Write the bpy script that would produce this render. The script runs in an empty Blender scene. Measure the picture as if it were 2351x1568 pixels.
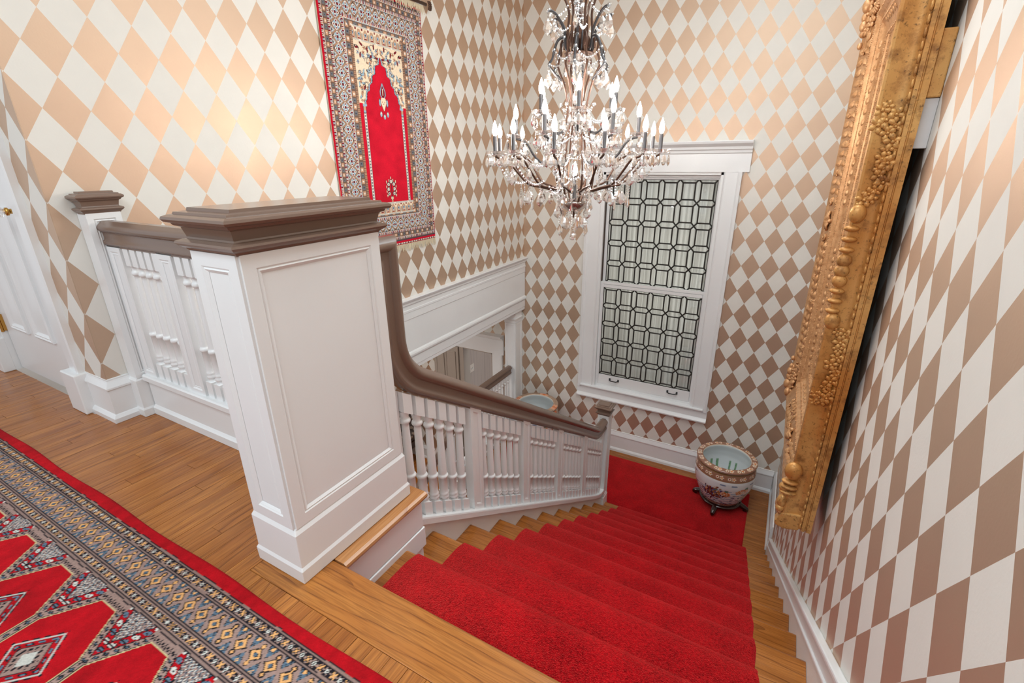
import bpy, math, random
import numpy as np
from mathutils import Matrix, Vector
random.seed(7)
rng = np.random.default_rng(11)
SC = bpy.context.scene
COL = SC.collection

# ------------------------------------------------------------------ camera, world, light, exposure
FPX = 1097.06
CAMZ = 1.1625
Rr = Vector((0.87192, 0.48956, -0.00951)); Ru = Vector((-0.16447, 0.31111, 0.93603)); Rf = Vector((-0.46121, 0.81458, -0.35178))
cd = bpy.data.cameras.new('camera')
cd.sensor_width = 36.0
cd.lens = FPX / 2351.0 * 36.0
cd.clip_start = 0.02
cam = bpy.data.objects.new('camera', cd)
COL.objects.link(cam)
M = Matrix.Identity(4)
for i in range(3):
    M[i][0], M[i][1], M[i][2] = Rr[i], Ru[i], -Rf[i]
M[2][3] = CAMZ
cam.matrix_world = M
SC.camera = cam

w = bpy.data.worlds.new('daylight'); SC.world = w; w.use_nodes = True
bg = w.node_tree.nodes['Background']
bg.inputs[0].default_value = (0.95, 0.97, 1.0, 1); bg.inputs[1].default_value = 0.5

def area_light(name, loc, aim, sx, sy, power, col=(1, 1, 1)):
    l = bpy.data.lights.new(name, 'AREA'); l.shape = 'RECTANGLE'; l.size = sx; l.size_y = sy; l.energy = power; l.color = col
    o = bpy.data.objects.new(name, l); COL.objects.link(o); o.location = loc
    o.rotation_euler = (Vector(aim) - Vector(loc)).to_track_quat('-Z', 'Y').to_euler()
    return o
# unseen fill lights added over stair hall, landing corridor and lower hall; no fixtures
area_light('stair_fill_light', (-0.35, 2.5, 3.02), (-0.35, 2.5, 0), 1.0, 2.8, 34, (0.80, 0.94, 1.0))
area_light('corridor_fill_light', (-0.9, -1.1, 3.0), (-0.9, -0.9, 0), 3.2, 1.2, 50, (0.80, 0.94, 1.0))
area_light('lower_hall_fill_light', (-4.2, 3.2, -0.36), (-4.2, 3.2, -3), 0.9, 0.9, 22, (1.0, 0.95, 0.9))
area_light('window_daylight', (-1.17, 5.9, 0.1), (-1.17, 5.0, -0.1), 1.6, 2.8, 25, (1.0, 0.975, 0.94))
BULB = 98.0
SC.view_settings.view_transform = 'Standard'; SC.view_settings.look = 'None'
SC.view_settings.gamma = 1.0; SC.view_settings.use_curve_mapping = False
SC.view_settings.exposure = 0.68

# ------------------------------------------------------------------ colour / node helpers
def L1(c):
    c = c / 255.0
    return c / 12.92 if c <= 0.04045 else ((c + 0.055) / 1.055) ** 2.4
def S(r, g, b): return (L1(r), L1(g), L1(b), 1.0)

class NT:
    def __init__(s, name):
        s.m = bpy.data.materials.new(name); s.m.use_nodes = True
        s.t = s.m.node_tree; s.b = s.t.nodes['Principled BSDF']; s.out = s.t.nodes['Material Output']
    def n(s, typ, **kw):
        x = s.t.nodes.new(typ)
        for k, v in kw.items(): setattr(x, k, v)
        return x
    def lk(s, a, b): s.t.links.new(a, b)
    def val(s, sock, v):
        if hasattr(v, 'is_linked'): s.lk(v, sock)
        else: sock.default_value = v
    def math(s, op, a, b=0.0):
        x = s.n('ShaderNodeMath', operation=op); s.val(x.inputs[0], a); s.val(x.inputs[1], b); return x.outputs[0]
    def mix(s, f, a, b):
        x = s.n('ShaderNodeMix', data_type='RGBA'); s.val(x.inputs[0], f); s.val(x.inputs[6], a); s.val(x.inputs[7], b); return x.outputs[2]
    def ramp(s, f, stops):
        x = s.n('ShaderNodeValToRGB'); e = x.color_ramp.elements
        while len(e) < len(stops): e.new(0.5)
        for q, (p, c) in zip(e, stops): q.position = p; q.color = c
        s.val(x.inputs[0], f); return x.outputs[0]
    def pos(s): return s.n('ShaderNodeNewGeometry').outputs['Position']
    def noise(s, vec, scale, detail=2.0, rough=0.5):
        x = s.n('ShaderNodeTexNoise'); x.inputs['Scale'].default_value = scale; x.inputs['Detail'].default_value = detail
        x.inputs['Roughness'].default_value = rough; s.lk(vec, x.inputs['Vector']); return x.outputs[0]
    def mapv(s, vec, scale=(1, 1, 1), loc=(0, 0, 0)):
        x = s.n('ShaderNodeMapping'); x.inputs['Scale'].default_value = scale; x.inputs['Location'].default_value = loc
        s.lk(vec, x.inputs['Vector']); return x.outputs[0]
    def bump(s, h, strength=0.2, dist=0.005):
        x = s.n('ShaderNodeBump'); x.inputs['Strength'].default_value = strength; x.inputs['Distance'].default_value = dist
        s.lk(h, x.inputs['Height']); s.lk(x.outputs[0], s.b.inputs['Normal'])
    def pr(s, **kw):
        nm = dict(base='Base Color', rough='Roughness', metal='Metallic', spec='Specular IOR Level', coat='Coat Weight', crough='Coat Roughness', trans='Transmission Weight', ior='IOR', sheen='Sheen Weight')
        for k, v in kw.items(): s.val(s.b.inputs[nm[k]], v)
        return s

def paint(name, c, rough=0.35, bs=0.05, spec=0.5, var=0.03):
    t = NT(name); p = t.pos(); n = t.noise(p, 3.0, 3)
    c2 = tuple(max(0, x * (1 - var * 2.5)) for x in c[:3]) + (1,)
    t.pr(base=t.mix(n, c2, c), rough=rough, spec=spec); t.bump(t.noise(p, 60, 3), bs, 0.004)
    return t.m
MAT = {}
MAT['white'] = paint('white_gloss_paint', S(236, 238, 240), 0.28, 0.06)
MAT['white2'] = paint('white_satin_paint', S(234, 236, 237), 0.4, 0.04)
MAT['brown'] = paint('brown_gloss_paint', S(122, 100, 88), 0.22, 0.05, 0.5, 0.04)
MAT['ceil'] = paint('ceiling_paint', S(238, 234, 228), 0.8, 0.03)
MAT['beige'] = paint('beige_paint', S(205, 190, 172), 0.6, 0.03)
MAT['greige'] = paint('greige_paint', S(176, 165, 155), 0.45, 0.03)

def oak(name, axis, c1=S(150, 88, 36), c2=S(196, 128, 60), dark=S(104, 56, 22), rough=0.2):
    t = NT(name); p = t.pos(); r = t.n('ShaderNodeObjectInfo').outputs['Random']
    cmb = t.n('ShaderNodeCombineXYZ'); t.lk(t.math('MULTIPLY', r, 37.0), cmb.inputs[2])
    add = t.n('ShaderNodeVectorMath', operation='ADD'); t.lk(p, add.inputs[0]); t.lk(cmb.outputs[0], add.inputs[1]); v = add.outputs[0]
    sx = (2.0, 26.0, 26.0) if axis == 'x' else (26.0, 2.0, 26.0)
    fx = (9.0, 260.0, 260.0) if axis == 'x' else (260.0, 9.0, 260.0)
    wv = t.n('ShaderNodeTexWave', wave_type='BANDS', bands_direction='Y' if axis == 'x' else 'X', wave_profile='SAW')
    wv.inputs['Scale'].default_value = 9.0; wv.inputs['Distortion'].default_value = 14.0; wv.inputs['Detail'].default_value = 2.5; wv.inputs['Detail Scale'].default_value = 0.9
    t.lk(t.mapv(v, (0.16, 1, 1) if axis == 'x' else (1, 0.16, 1)), wv.inputs['Vector'])
    broad = t.noise(t.mapv(v, sx), 1.0, 3)
    fine = t.noise(t.mapv(v, fx), 1.0, 2)
    base = t.mix(t.ramp(broad, [(0.3, (0, 0, 0, 1)), (0.7, (1, 1, 1, 1))]), c1, c2)
    tone = t.mix(t.math('MULTIPLY', r, 0.55), base, S(158, 92, 40))
    g = t.ramp(fine, [(0.42, (1, 1, 1, 1)), (0.56, (0, 0, 0, 1))])
    g2 = t.ramp(wv.outputs[1], [(0.0, (0, 0, 0, 1)), (0.82, (0, 0, 0, 1)), (1.0, (1, 1, 1, 1))])
    k = t.math('ADD', t.math('MULTIPLY', g, 0.34), t.math('MULTIPLY', g2, 0.55))
    t.pr(base=t.mix(k, tone, dark), rough=t.ramp(broad, [(0.2, (rough * 0.8,) * 3 + (1,)), (0.8, (rough * 1.5,) * 3 + (1,))]), spec=0.5)
    t.bump(fine, 0.08, 0.002)
    return t.m
MAT['oak_x'] = oak('oak_grain_along_x', 'x', S(142, 86, 36), S(184, 118, 54))
MAT['oak_y'] = oak('oak_grain_along_y', 'y')
MAT['oak_border'] = oak('oak_border_board', 'x', S(178, 112, 48), S(206, 142, 68))
MAT['oak_pale'] = oak('oak_pale_nosing', 'y', S(186, 130, 78), S(208, 156, 104), S(150, 92, 50))

def carpet(name, c1, c2):
    t = NT(name); p = t.pos()
    a = t.noise(p, 260, 2, 0.7); a2 = t.noise(p, 95, 2, 0.6); b = t.noise(p, 6, 3)
    f = t.math('ADD', t.math('ADD', t.math('MULTIPLY', a, 0.5), t.math('MULTIPLY', a2, 0.35)), t.math('MULTIPLY', b, 0.25))
    t.pr(base=t.mix(t.ramp(f, [(0.42, (0, 0, 0, 1)), (0.68, (1, 1, 1, 1))]), c1, c2), rough=0.95, spec=0.05, sheen=1.0)
    t.b.inputs['Sheen Roughness'].default_value = 0.2; t.b.inputs['Sheen Tint'].default_value = S(255, 88, 82)
    t.bump(t.noise(p, 240, 2, 0.7), 1.0, 0.008)
    return t.m
MAT['red'] = carpet('red_carpet_pile', S(116, 3, 11), S(208, 20, 30))

def vcol(name, rough=0.9, bs=0.6, scale=380, spec=0.15, coat=0.0):
    t = NT(name); a = t.n('ShaderNodeAttribute', attribute_name='Col')
    t.pr(base=a.outputs[0], rough=rough, spec=spec, coat=coat, crough=0.08)
    if bs: t.bump(t.noise(t.pos(), scale, 2, 0.6), bs, 0.003)
    return t.m
MAT['rug'] = vcol('woven_wool_pile'); MAT['porcelain'] = vcol('painted_porcelain_glaze', 0.18, 0.0, 1, 0.5, 0.5)

def wallpaper(name, axis, a0, b0, WP_W=0.1625, WP_H=0.240, light=S(228, 226, 220), tan=S(210, 183, 160)):
    t = NT(name); p = t.pos(); sp = t.n('ShaderNodeSeparateXYZ'); t.lk(p, sp.inputs[0])
    u = t.math('DIVIDE', t.math('SUBTRACT', sp.outputs[axis], a0), WP_W); v = t.math('DIVIDE', t.math('SUBTRACT', sp.outputs[2], b0), WP_H)
    i = t.math('FLOOR', t.math('ADD', t.math('ADD', u, v), 0.5)); j = t.math('FLOOR', t.math('ADD', t.math('SUBTRACT', u, v), 0.5))
    odd = t.math('GREATER_THAN', t.math('ABSOLUTE', t.math('SUBTRACT', t.math('PINGPONG', t.math('ADD', i, j), 1.0), 0.0)), 0.5)
    n = t.noise(p, 9, 4, 0.6); n2 = t.noise(p, 2.2, 2)
    l2 = tuple(x * 0.93 for x in light[:3]) + (1,); t2 = tuple(x * 0.9 for x in tan[:3]) + (1,)
    cl = t.mix(n, l2, light); ct = t.mix(t.math('MULTIPLY', t.math('ADD', n, n2), 0.5), t2, tan)
    t.pr(base=t.mix(odd, ct, cl), metal=t.math('MULTIPLY', t.math('SUBTRACT', 1.0, odd), 0.76),
         rough=t.math('ADD', 0.53, t.math('MULTIPLY', odd, 0.12)), spec=0.4)
    t.bump(t.noise(p, 130, 3), 0.08, 0.003)
    return t.m
MAT['wp_left'] = wallpaper('harlequin_paper_stair_wall', 1, 1.015, 1.3835, 0.163, 0.2415)
MAT['wp_back'] = wallpaper('harlequin_paper_window_wall', 0, -0.0762, -0.777, 0.1622, 0.245)
MAT['wp_right'] = wallpaper('harlequin_paper_mirror_wall', 1, 1.1745, 0.4252, 0.159, 0.2325)
MAT['wp_door'] = wallpaper('harlequin_paper_door_wall', 0, -2.69, 1.142, 0.163, 0.2415)

def simple(name, c, rough=0.5, metal=0.0, spec=0.5, coat=0.0):
    t = NT(name); p = t.pos(); n = t.noise(p, 25, 3)
    c2 = tuple(x * 0.85 for x in c[:3]) + (1,)
    t.pr(base=t.mix(n, c2, c), rough=rough, metal=metal, spec=spec, coat=coat, crough=0.05); return t.m
MAT['brass'] = simple('aged_brass', S(206, 160, 84), 0.25, 1.0)
MAT['iron'] = simple('black_iron', S(38, 38, 40), 0.4, 0.3)
MAT['lead'] = simple('dark_lead_came', S(48, 46, 43), 0.5, 0.3)
MAT['bronze'] = simple('oiled_bronze', S(86, 60, 48), 0.4, 0.5)
MAT['gunmetal'] = simple('dark_gunmetal', S(74, 72, 74), 0.35, 0.6)
MAT['darkwood'] = simple('dark_rosewood_lacquer', S(40, 16, 14), 0.15, 0.0, 0.6, 0.6)
MAT['walnut'] = simple('dark_walnut', S(62, 40, 26), 0.35)
MAT['fringe'] = simple('cream_cotton_fringe', S(226, 212, 184), 0.95)
MAT['black_fur'] = simple('black_shag', S(28, 29, 31), 0.95)
MAT['chalk'] = simple('white_chalk_paint', S(216, 214, 214), 0.6)
MAT['dark'] = simple('dark_jamb', S(60, 40, 28), 0.6)
MAT['plaster'] = simple('plaster', S(215, 205, 195), 0.8)

def gold():
    t = NT('worn_gilt'); p = t.pos()
    n = t.noise(p, 16, 5, 0.65); n2 = t.noise(p, 90, 3, 0.7); n3 = t.noise(p, 3.2, 3)
    sp = t.n('ShaderNodeSeparateXYZ'); t.lk(p, sp.inputs[0])
    warm = t.mix(t.ramp(n3, [(0.35, (0, 0, 0, 1)), (0.7, (1, 1, 1, 1))]), S(186, 122, 56), S(216, 170, 104))
    b = t.mix(t.ramp(n, [(0.5, (0, 0, 0, 1)), (0.75, (1, 1, 1, 1))]), warm, S(116, 66, 24))
    b = t.mix(t.ramp(n2, [(0.57, (0, 0, 0, 1)), (0.72, (0.75, 0.75, 0.75, 1))]), b, S(64, 40, 20))
    t.pr(base=b, metal=0.35, rough=t.ramp(n, [(0.3, (0.28,) * 3 + (1,)), (0.8, (0.55,) * 3 + (1,))]), spec=0.5)
    t.bump(n2, 0.25, 0.003); return t.m
MAT['gold'] = gold()
def gold2():
    t = NT('rose_gilt_carving'); p = t.pos(); n = t.noise(p, 40, 4, 0.6); patina = t.noise(p, 170, 3, 0.7)
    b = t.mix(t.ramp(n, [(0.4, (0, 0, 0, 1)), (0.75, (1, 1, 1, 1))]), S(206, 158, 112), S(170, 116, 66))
    b = t.mix(t.ramp(patina, [(0.58, (0, 0, 0, 1)), (0.75, (0.7, 0.7, 0.7, 1))]), b, S(92, 60, 34))  # dark patina specks scattered by random noise
    t.pr(base=b, metal=0.35, rough=0.42, spec=0.5); t.bump(patina, 0.35, 0.003); return t.m
MAT['gold2'] = gold2()
def mirror():
    t = NT('silvered_mirror_glass'); t.pr(base=(0.9, 0.9, 0.9, 1), metal=1.0, rough=0.02); return t.m
MAT['mirror'] = mirror()
def crystal(name, tr=0.5, tint=(1, 1, 1, 1), rough=0.04):
    t = NT(name); a = t.n('ShaderNodeBsdfTransparent'); a.inputs[0].default_value = tint
    g = t.n('ShaderNodeBsdfGlass'); g.inputs['IOR'].default_value = 1.5; g.inputs['Roughness'].default_value = rough; g.inputs[0].default_value = tint
    gl = t.n('ShaderNodeBsdfGlossy'); gl.inputs['Roughness'].default_value = 0.12; gl.inputs[0].default_value = (1, 1, 1, 1)
    m0 = t.n('ShaderNodeMixShader'); m0.inputs[0].default_value = 0.45; t.lk(g.outputs[0], m0.inputs[1]); t.lk(gl.outputs[0], m0.inputs[2])
    m1 = t.n('ShaderNodeMixShader'); m1.inputs[0].default_value = 1 - tr; t.lk(a.outputs[0], m1.inputs[1]); t.lk(m0.outputs[0], m1.inputs[2])
    t.lk(m1.outputs[0], t.out.inputs[0]); return t.m
MAT['crystal'] = crystal('cut_crystal', 0.18, (1, 0.99, 0.98, 1), 0.02)
MAT['cupglass'] = crystal('clear_moulded_glass', 0.4, (0.98, 0.96, 0.95, 1))
def pane():
    t = NT('clear_bevelled_pane'); a = t.n('ShaderNodeBsdfTransparent'); a.inputs[0].default_value = (0.95, 0.945, 0.925, 1)
    gl = t.n('ShaderNodeBsdfGlossy'); gl.inputs['Roughness'].default_value = 0.03
    fr = t.n('ShaderNodeFresnel'); fr.inputs[0].default_value = 1.5
    m1 = t.n('ShaderNodeMixShader'); t.lk(t.math('ADD', fr.outputs[0], 0.06), m1.inputs[0]); t.lk(a.outputs[0], m1.inputs[1]); t.lk(gl.outputs[0], m1.inputs[2])
    t.lk(m1.outputs[0], t.out.inputs[0]); return t.m
MAT['pane'] = pane()
def sheer():
    t = NT('white_sheer_curtain'); d = t.n('ShaderNodeBsdfDiffuse'); d.inputs[0].default_value = S(214, 214, 210)
    tr = t.n('ShaderNodeBsdfTranslucent'); tr.inputs[0].default_value = S(226, 228, 226)
    tp = t.n('ShaderNodeBsdfTransparent')
    m = t.n('ShaderNodeMixShader'); m.inputs[0].default_value = 0.5; t.lk(d.outputs[0], m.inputs[1]); t.lk(tr.outputs[0], m.inputs[2])
    m2 = t.n('ShaderNodeMixShader'); m2.inputs[0].default_value = 0.12; t.lk(m.outputs[0], m2.inputs[1]); t.lk(tp.outputs[0], m2.inputs[2])
    t.lk(m2.outputs[0], t.out.inputs[0]); return t.m
MAT['sheer'] = sheer()
def bulbm():
    t = NT('lit_candle_bulb'); e = t.n('ShaderNodeEmission'); e.inputs[0].default_value = (1.0, 0.93, 0.85, 1); e.inputs[1].default_value = BULB
    t.lk(e.outputs[0], t.out.inputs[0]); return t.m
MAT['bulb'] = bulbm()
def stripes():
    t = NT('striped_paper'); p = t.pos(); n = t.noise(t.mapv(p, (1, 60, 0.5)), 1.0, 3)
    t.pr(base=t.ramp(n, [(0.3, S(150, 138, 132)), (0.5, S(182, 168, 160)), (0.7, S(160, 150, 146))]), rough=0.5); return t.m
MAT['stripes'] = stripes()
def dots():
    t = NT('oval_dot_upholstery'); p = t.pos(); v = t.n('ShaderNodeTexVoronoi'); v.inputs['Scale'].default_value = 11; t.lk(t.mapv(p, (1, 1, 1.6)), v.inputs['Vector'])
    t.pr(base=t.ramp(v.outputs[0], [(0.30, S(158, 142, 128)), (0.40, S(84, 74, 70))]), rough=0.9); return t.m
MAT['dots'] = dots()

# ------------------------------------------------------------------ mesh builder
class MB:
    def __init__(s): s.v = []; s.f = []
    def add(s, v, f):
        o = len(s.v); s.v += [tuple(x) for x in v]; s.f += [tuple(i + o for i in q) for q in f]; return s
    def box(s, x0, x1, y0, y1, z0, z1):
        return s.add([(x0, y0, z0), (x1, y0, z0), (x1, y1, z0), (x0, y1, z0), (x0, y0, z1), (x1, y0, z1), (x1, y1, z1), (x0, y1, z1)],
                     [(0, 3, 2, 1), (4, 5, 6, 7), (0, 1, 5, 4), (1, 2, 6, 5), (2, 3, 7, 6), (3, 0, 4, 7)])
    def prism(s, poly, axis, a, b):
        n = len(poly)
        def P(p, t): return {'x': (t, p[0], p[1]), 'y': (p[0], t, p[1]), 'z': (p[0], p[1], t)}[axis]
        return s.add([P(p, a) for p in poly] + [P(p, b) for p in poly],
                     [tuple(range(n))[::-1], tuple(range(n, 2 * n))] + [(i, (i + 1) % n, n + (i + 1) % n, n + i) for i in range(n)])
    def lathe(s, prof, n=16, c=(0, 0, 0), cap=True, ph=0.0):
        v = []; f = []
        for r, z in prof:
            for k in range(n):
                a = 2 * math.pi * k / n + ph; v.append((c[0] + r * math.cos(a), c[1] + r * math.sin(a), c[2] + z))
        for i in range(len(prof) - 1):
            for k in range(n): f.append((i * n + k, i * n + (k + 1) % n, (i + 1) * n + (k + 1) % n, (i + 1) * n + k))
        if cap: f += [tuple(range(n))[::-1], tuple(range((len(prof) - 1) * n, len(prof) * n))]
        return s.add(v, f)
    def ring(s, prof, x0, x1, y0, y1, cap=True):          # stacked rectangles: prof = (outset, z)
        v = []; f = []; n = len(prof)
        for o, z in prof: v += [(x0 - o, y0 - o, z), (x1 + o, y0 - o, z), (x1 + o, y1 + o, z), (x0 - o, y1 + o, z)]
        for i in range(n - 1):
            for k in range(4): f.append((4 * i + k, 4 * i + (k + 1) % 4, 4 * i + 4 + (k + 1) % 4, 4 * i + 4 + k))
        if cap: f += [(3, 2, 1, 0), (4 * n - 4, 4 * n - 3, 4 * n - 2, 4 * n - 1)]
        return s.add(v, f)
    def frame(s, O, U, V, N, w, h, prof, cap=False, back=False):   # nested rectangles: prof = (inset, height)
        O, U, V, N = map(Vector, (O, U, V, N)); v = []; f = []; n = len(prof)
        for d, e in prof:
            for a, b in ((d, d), (w - d, d), (w - d, h - d), (d, h - d)): v.append(O + U * a + V * b + N * e)
        for i in range(n - 1):
            for k in range(4): f.append((4 * i + k, 4 * i + (k + 1) % 4, 4 * i + 4 + (k + 1) % 4, 4 * i + 4 + k))
        if cap: f.append((4 * n - 4, 4 * n - 3, 4 * n - 2, 4 * n - 1))
        if back: f.append((3, 2, 1, 0))
        return s.add(v, f)
    def sweep(s, prof, path, side, closed_prof=True):      # prof (a along side, b along in-plane up); planar path, mitred
        side = Vector(side).normalized(); P = [Vector(p) for p in path]; v = []; f = []; m = len(prof)
        T = [(P[i + 1] - P[i]).normalized() for i in range(len(P) - 1)]
        for i in range(len(P)):
            if i == 0: t = T[0]; k = 1.0
            elif i == len(P) - 1: t = T[-1]; k = 1.0
            else:
                t = (T[i - 1] + T[i]).normalized(); k = 1.0 / max(0.3, t.dot(T[i]))
            up = side.cross(t).normalized()
            for a, b in prof: v.append(P[i] + side * a + up * (b * k))
        for i in range(len(P) - 1):
            for j in range(m if closed_prof else m - 1): f.append((i * m + j, i * m + (j + 1) % m, (i + 1) * m + (j + 1) % m, (i + 1) * m + j))
        if closed_prof: f += [tuple(range(m))[::-1], tuple(range((len(P) - 1) * m, len(P) * m))]
        return s.add(v, f)
    def tube(s, path, r, n=8):
        P = [Vector(p) for p in path]; v = []; f = []; m = len(P); rr = r if isinstance(r, (list, tuple)) else [r] * m
        ref = Vector((0.13, 0.27, 0.95)); prev = None
        for i in range(m):
            t = (P[min(i + 1, m - 1)] - P[max(i - 1, 0)]).normalized()
            if prev is None: a = t.cross(ref).normalized()
            else: a = (prev - t * prev.dot(t)).normalized()
            prev = a; b = t.cross(a)
            for k in range(n):
                q = 2 * math.pi * k / n; v.append(P[i] + (a * math.cos(q) + b * math.sin(q)) * rr[i])
        for i in range(m - 1):
            for k in range(n): f.append((i * n + k, i * n + (k + 1) % n, (i + 1) * n + (k + 1) % n, (i + 1) * n + k))
        f += [tuple(range(n))[::-1], tuple(range((m - 1) * n, m * n))]
        return s.add(v, f)
    def ball(s, c, r, n=8, sc=(1, 1, 1)):
        pr = [(max(1e-4, math.sin(math.pi * i / n)) , -math.cos(math.pi * i / n)) for i in range(n + 1)]
        o = len(s.v); s.lathe(pr, n, cap=False)
        for i in range(o, len(s.v)): x, y, z = s.v[i]; s.v[i] = (c[0] + x * r * sc[0], c[1] + y * r * sc[1], c[2] + z * r * sc[2])
        return s
    def bead(s, c, r):
        return s.add([(c[0] + r, c[1], c[2]), (c[0] - r, c[1], c[2]), (c[0], c[1] + r, c[2]), (c[0], c[1] - r, c[2]), (c[0], c[1], c[2] + r), (c[0], c[1], c[2] - r)],
                     [(0, 2, 4), (2, 1, 4), (1, 3, 4), (3, 0, 4), (2, 0, 5), (1, 2, 5), (3, 1, 5), (0, 3, 5)])
    def mesh(s, name, mat, smooth=False):
        me = bpy.data.meshes.new(name); me.from_pydata(s.v, [], s.f)
        if mat is not None: me.materials.append(MAT[mat] if isinstance(mat, str) else mat)
        if smooth: me.polygons.foreach_set('use_smooth', [True] * len(me.polygons))
        me.validate(); me.update(); return me
    def obj(s, name, mat, parent=None, smooth=False, bevel=0.0, **tags):
        return link(name, s.mesh(name, mat, smooth), parent, bevel=bevel, **tags)

WM = {}
def link(name, me, parent=None, loc=(0, 0, 0), rot=None, scale=(1, 1, 1), bevel=0.0, mw=None, **tags):
    o = bpy.data.objects.new(name, me); COL.objects.link(o)
    if mw is None:
        mw = Matrix.Translation(loc) @ (rot.to_matrix().to_4x4() if rot is not None else Matrix.Identity(4)) @ Matrix.Diagonal((*scale, 1))
    o.matrix_basis = mw; WM[o.name] = mw
    if parent is not None:
        o.parent = parent; o.matrix_parent_inverse = WM[parent.name].inverted()
    if bevel:
        b = o.modifiers.new('bevel', 'BEVEL'); b.width = bevel; b.segments = 2; b.limit_method = 'ANGLE'; b.angle_limit = math.radians(40)
    for k, v in tags.items(): o[k] = v
    return o
def thing(name, label, cat, loc=(0, 0, 0), group=None):
    o = link(name, None, None, loc=loc, label=label, category=cat); o.empty_display_size = 0.1
    if group: o['group'] = group
    return o
def struct(name, mb, mat, parent=None, bevel=0.0, smooth=False, label=None):
    o = mb.obj(name, mat, parent, smooth, bevel)
    if parent is None: o['kind'] = 'structure'
    if label: o['label'] = label
    return o
def sroot(name, loc=(0, 0, 0), label=None):
    o = link(name, None, None, loc=loc, kind='structure'); o.empty_display_size = 0.1
    if label: o['label'] = label
    return o
def grid_mesh(name, nu, nv, P, C, mat):
    """P: (nv,nu,3) points, C: (nv,nu,3) linear colours"""
    idx = np.arange(nu * nv).reshape(nv, nu)
    q = np.stack([idx[:-1, :-1], idx[:-1, 1:], idx[1:, 1:], idx[1:, :-1]], -1).reshape(-1, 4)
    me = bpy.data.meshes.new(name); me.vertices.add(nu * nv); me.vertices.foreach_set('co', P.reshape(-1).astype(np.float32))
    me.loops.add(q.size); me.loops.foreach_set('vertex_index', q.reshape(-1).astype(np.int32))
    me.polygons.add(len(q)); me.polygons.foreach_set('loop_start', np.arange(0, q.size, 4, dtype=np.int32)); me.polygons.foreach_set('loop_total', np.full(len(q), 4, dtype=np.int32))
    me.polygons.foreach_set('use_smooth', np.ones(len(q), dtype=bool))
    at = me.color_attributes.new('Col', 'FLOAT_COLOR', 'POINT')
    c4 = np.concatenate([C.reshape(-1, 3), np.ones((nu * nv, 1))], 1); at.data.foreach_set('color', c4.reshape(-1).astype(np.float32))
    me.materials.append(MAT[mat]); me.update(); me.validate(); return me
# ------------------------------------------------------------------ dimensions
XL, XR, YW, ZL, ZG = -2.69, 0.345, 5.06, -2.205, -3.309
SH, SR, SY = 0.18375, 0.2833, 0.737            # riser, going, top nosing
def nosing(y): return -(y - SY) * SH / SR
ZC = 3.05

# ------------------------------------------------------------------ room shell
wl = MB().box(XL - 0.25, XL, 0.8485, YW, -0.30, ZC)
struct('wall_left', wl, 'wp_left')
wd = MB().box(-3.04, XL, 0.846, 0.8482, 0, ZC).box(-3.04, XL - 0.25, 0.8482, 0.98, 0, ZC).box(-3.98, -3.04, 0.848, 0.98, 2.06, ZC).box(-6.0, -3.98, 0.848, 0.98, 0, ZC)
struct('wall_door', wd, 'wp_door')
wb = MB().box(-2.87, -1.74, YW, YW + 0.2, -2.4, ZC).box(-0.585, XR, YW, YW + 0.2, -2.4, ZC).box(-1.74, -0.585, YW, YW + 0.2, -2.4, -1.40).box(-1.74, -0.585, YW, YW + 0.2, 1.06, ZC)
struct('wall_back', wb, 'wp_back')
struct('wall_right', MB().box(XR, XR + 0.2, -2.2, YW + 0.2, -3.4, ZC), 'wp_right')
struct('ceiling', MB().box(-6.0, XR + 0.2, -2.2, YW + 0.2, ZC, ZC + 0.15), 'ceil')

# upper corridor floor: slab, oak planks, border board with nosing
fl = struct('floor', MB().box(-5.6, XR, -2.0, 0.70, -0.28, -0.021).box(XL, -1.06, 0.70, 1.06, -0.28, -0.021), 'plaster')
ub = MB().box(0, 1, 0, 1, 0, 1).mesh('plank', 'oak_y')
PW = 0.0572; x = -4.75; k = 0; xsw = None
while x < XR - PW * 0.5:
    ye = 0.845 if x < XL - 0.02 else (1.045 if x < -1.235 - PW else 0.582)
    if -3.04 < x < -2.9: ye = 0.815
    if ye == 0.582 and xsw is None: xsw = x
    j = [0.12, 0.66, -0.35, 0.80, 0.36][k % 5] + random.uniform(-0.08, 0.08)
    j = min(j, ye - 0.1)
    for a, b in ((-1.2, j), (j, ye)):
        link('plank', ub, fl, loc=(x + 0.0006, a + 0.0006, -0.02), scale=(min(PW, XR - x) - 0.0012, b - a - 0.0012, 0.02 - 0.0006 * random.random()))
    x += PW; k += 1
bb = MB().prism([(0.583, -0.021), (0.583, 0), (SY - 0.012, 0), (SY - 0.003, -0.004), (SY, -0.012), (SY - 0.003, -0.022), (SY - 0.012, -0.028), (0.583, -0.028)], 'x', xsw + 0.0006, XR - 0.003)
bb.obj('border_board', 'oak_border', fl, bevel=0.0015)
bc = MB().prism([(1.046, -0.021), (1.046, 0), (1.085, 0), (1.095, -0.006), (1.095, -0.02), (1.085, -0.028), (1.046, -0.028)], 'x', XL + 0.002, -1.31)
bc.obj('well_nosing', 'oak_x', fl)
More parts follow.
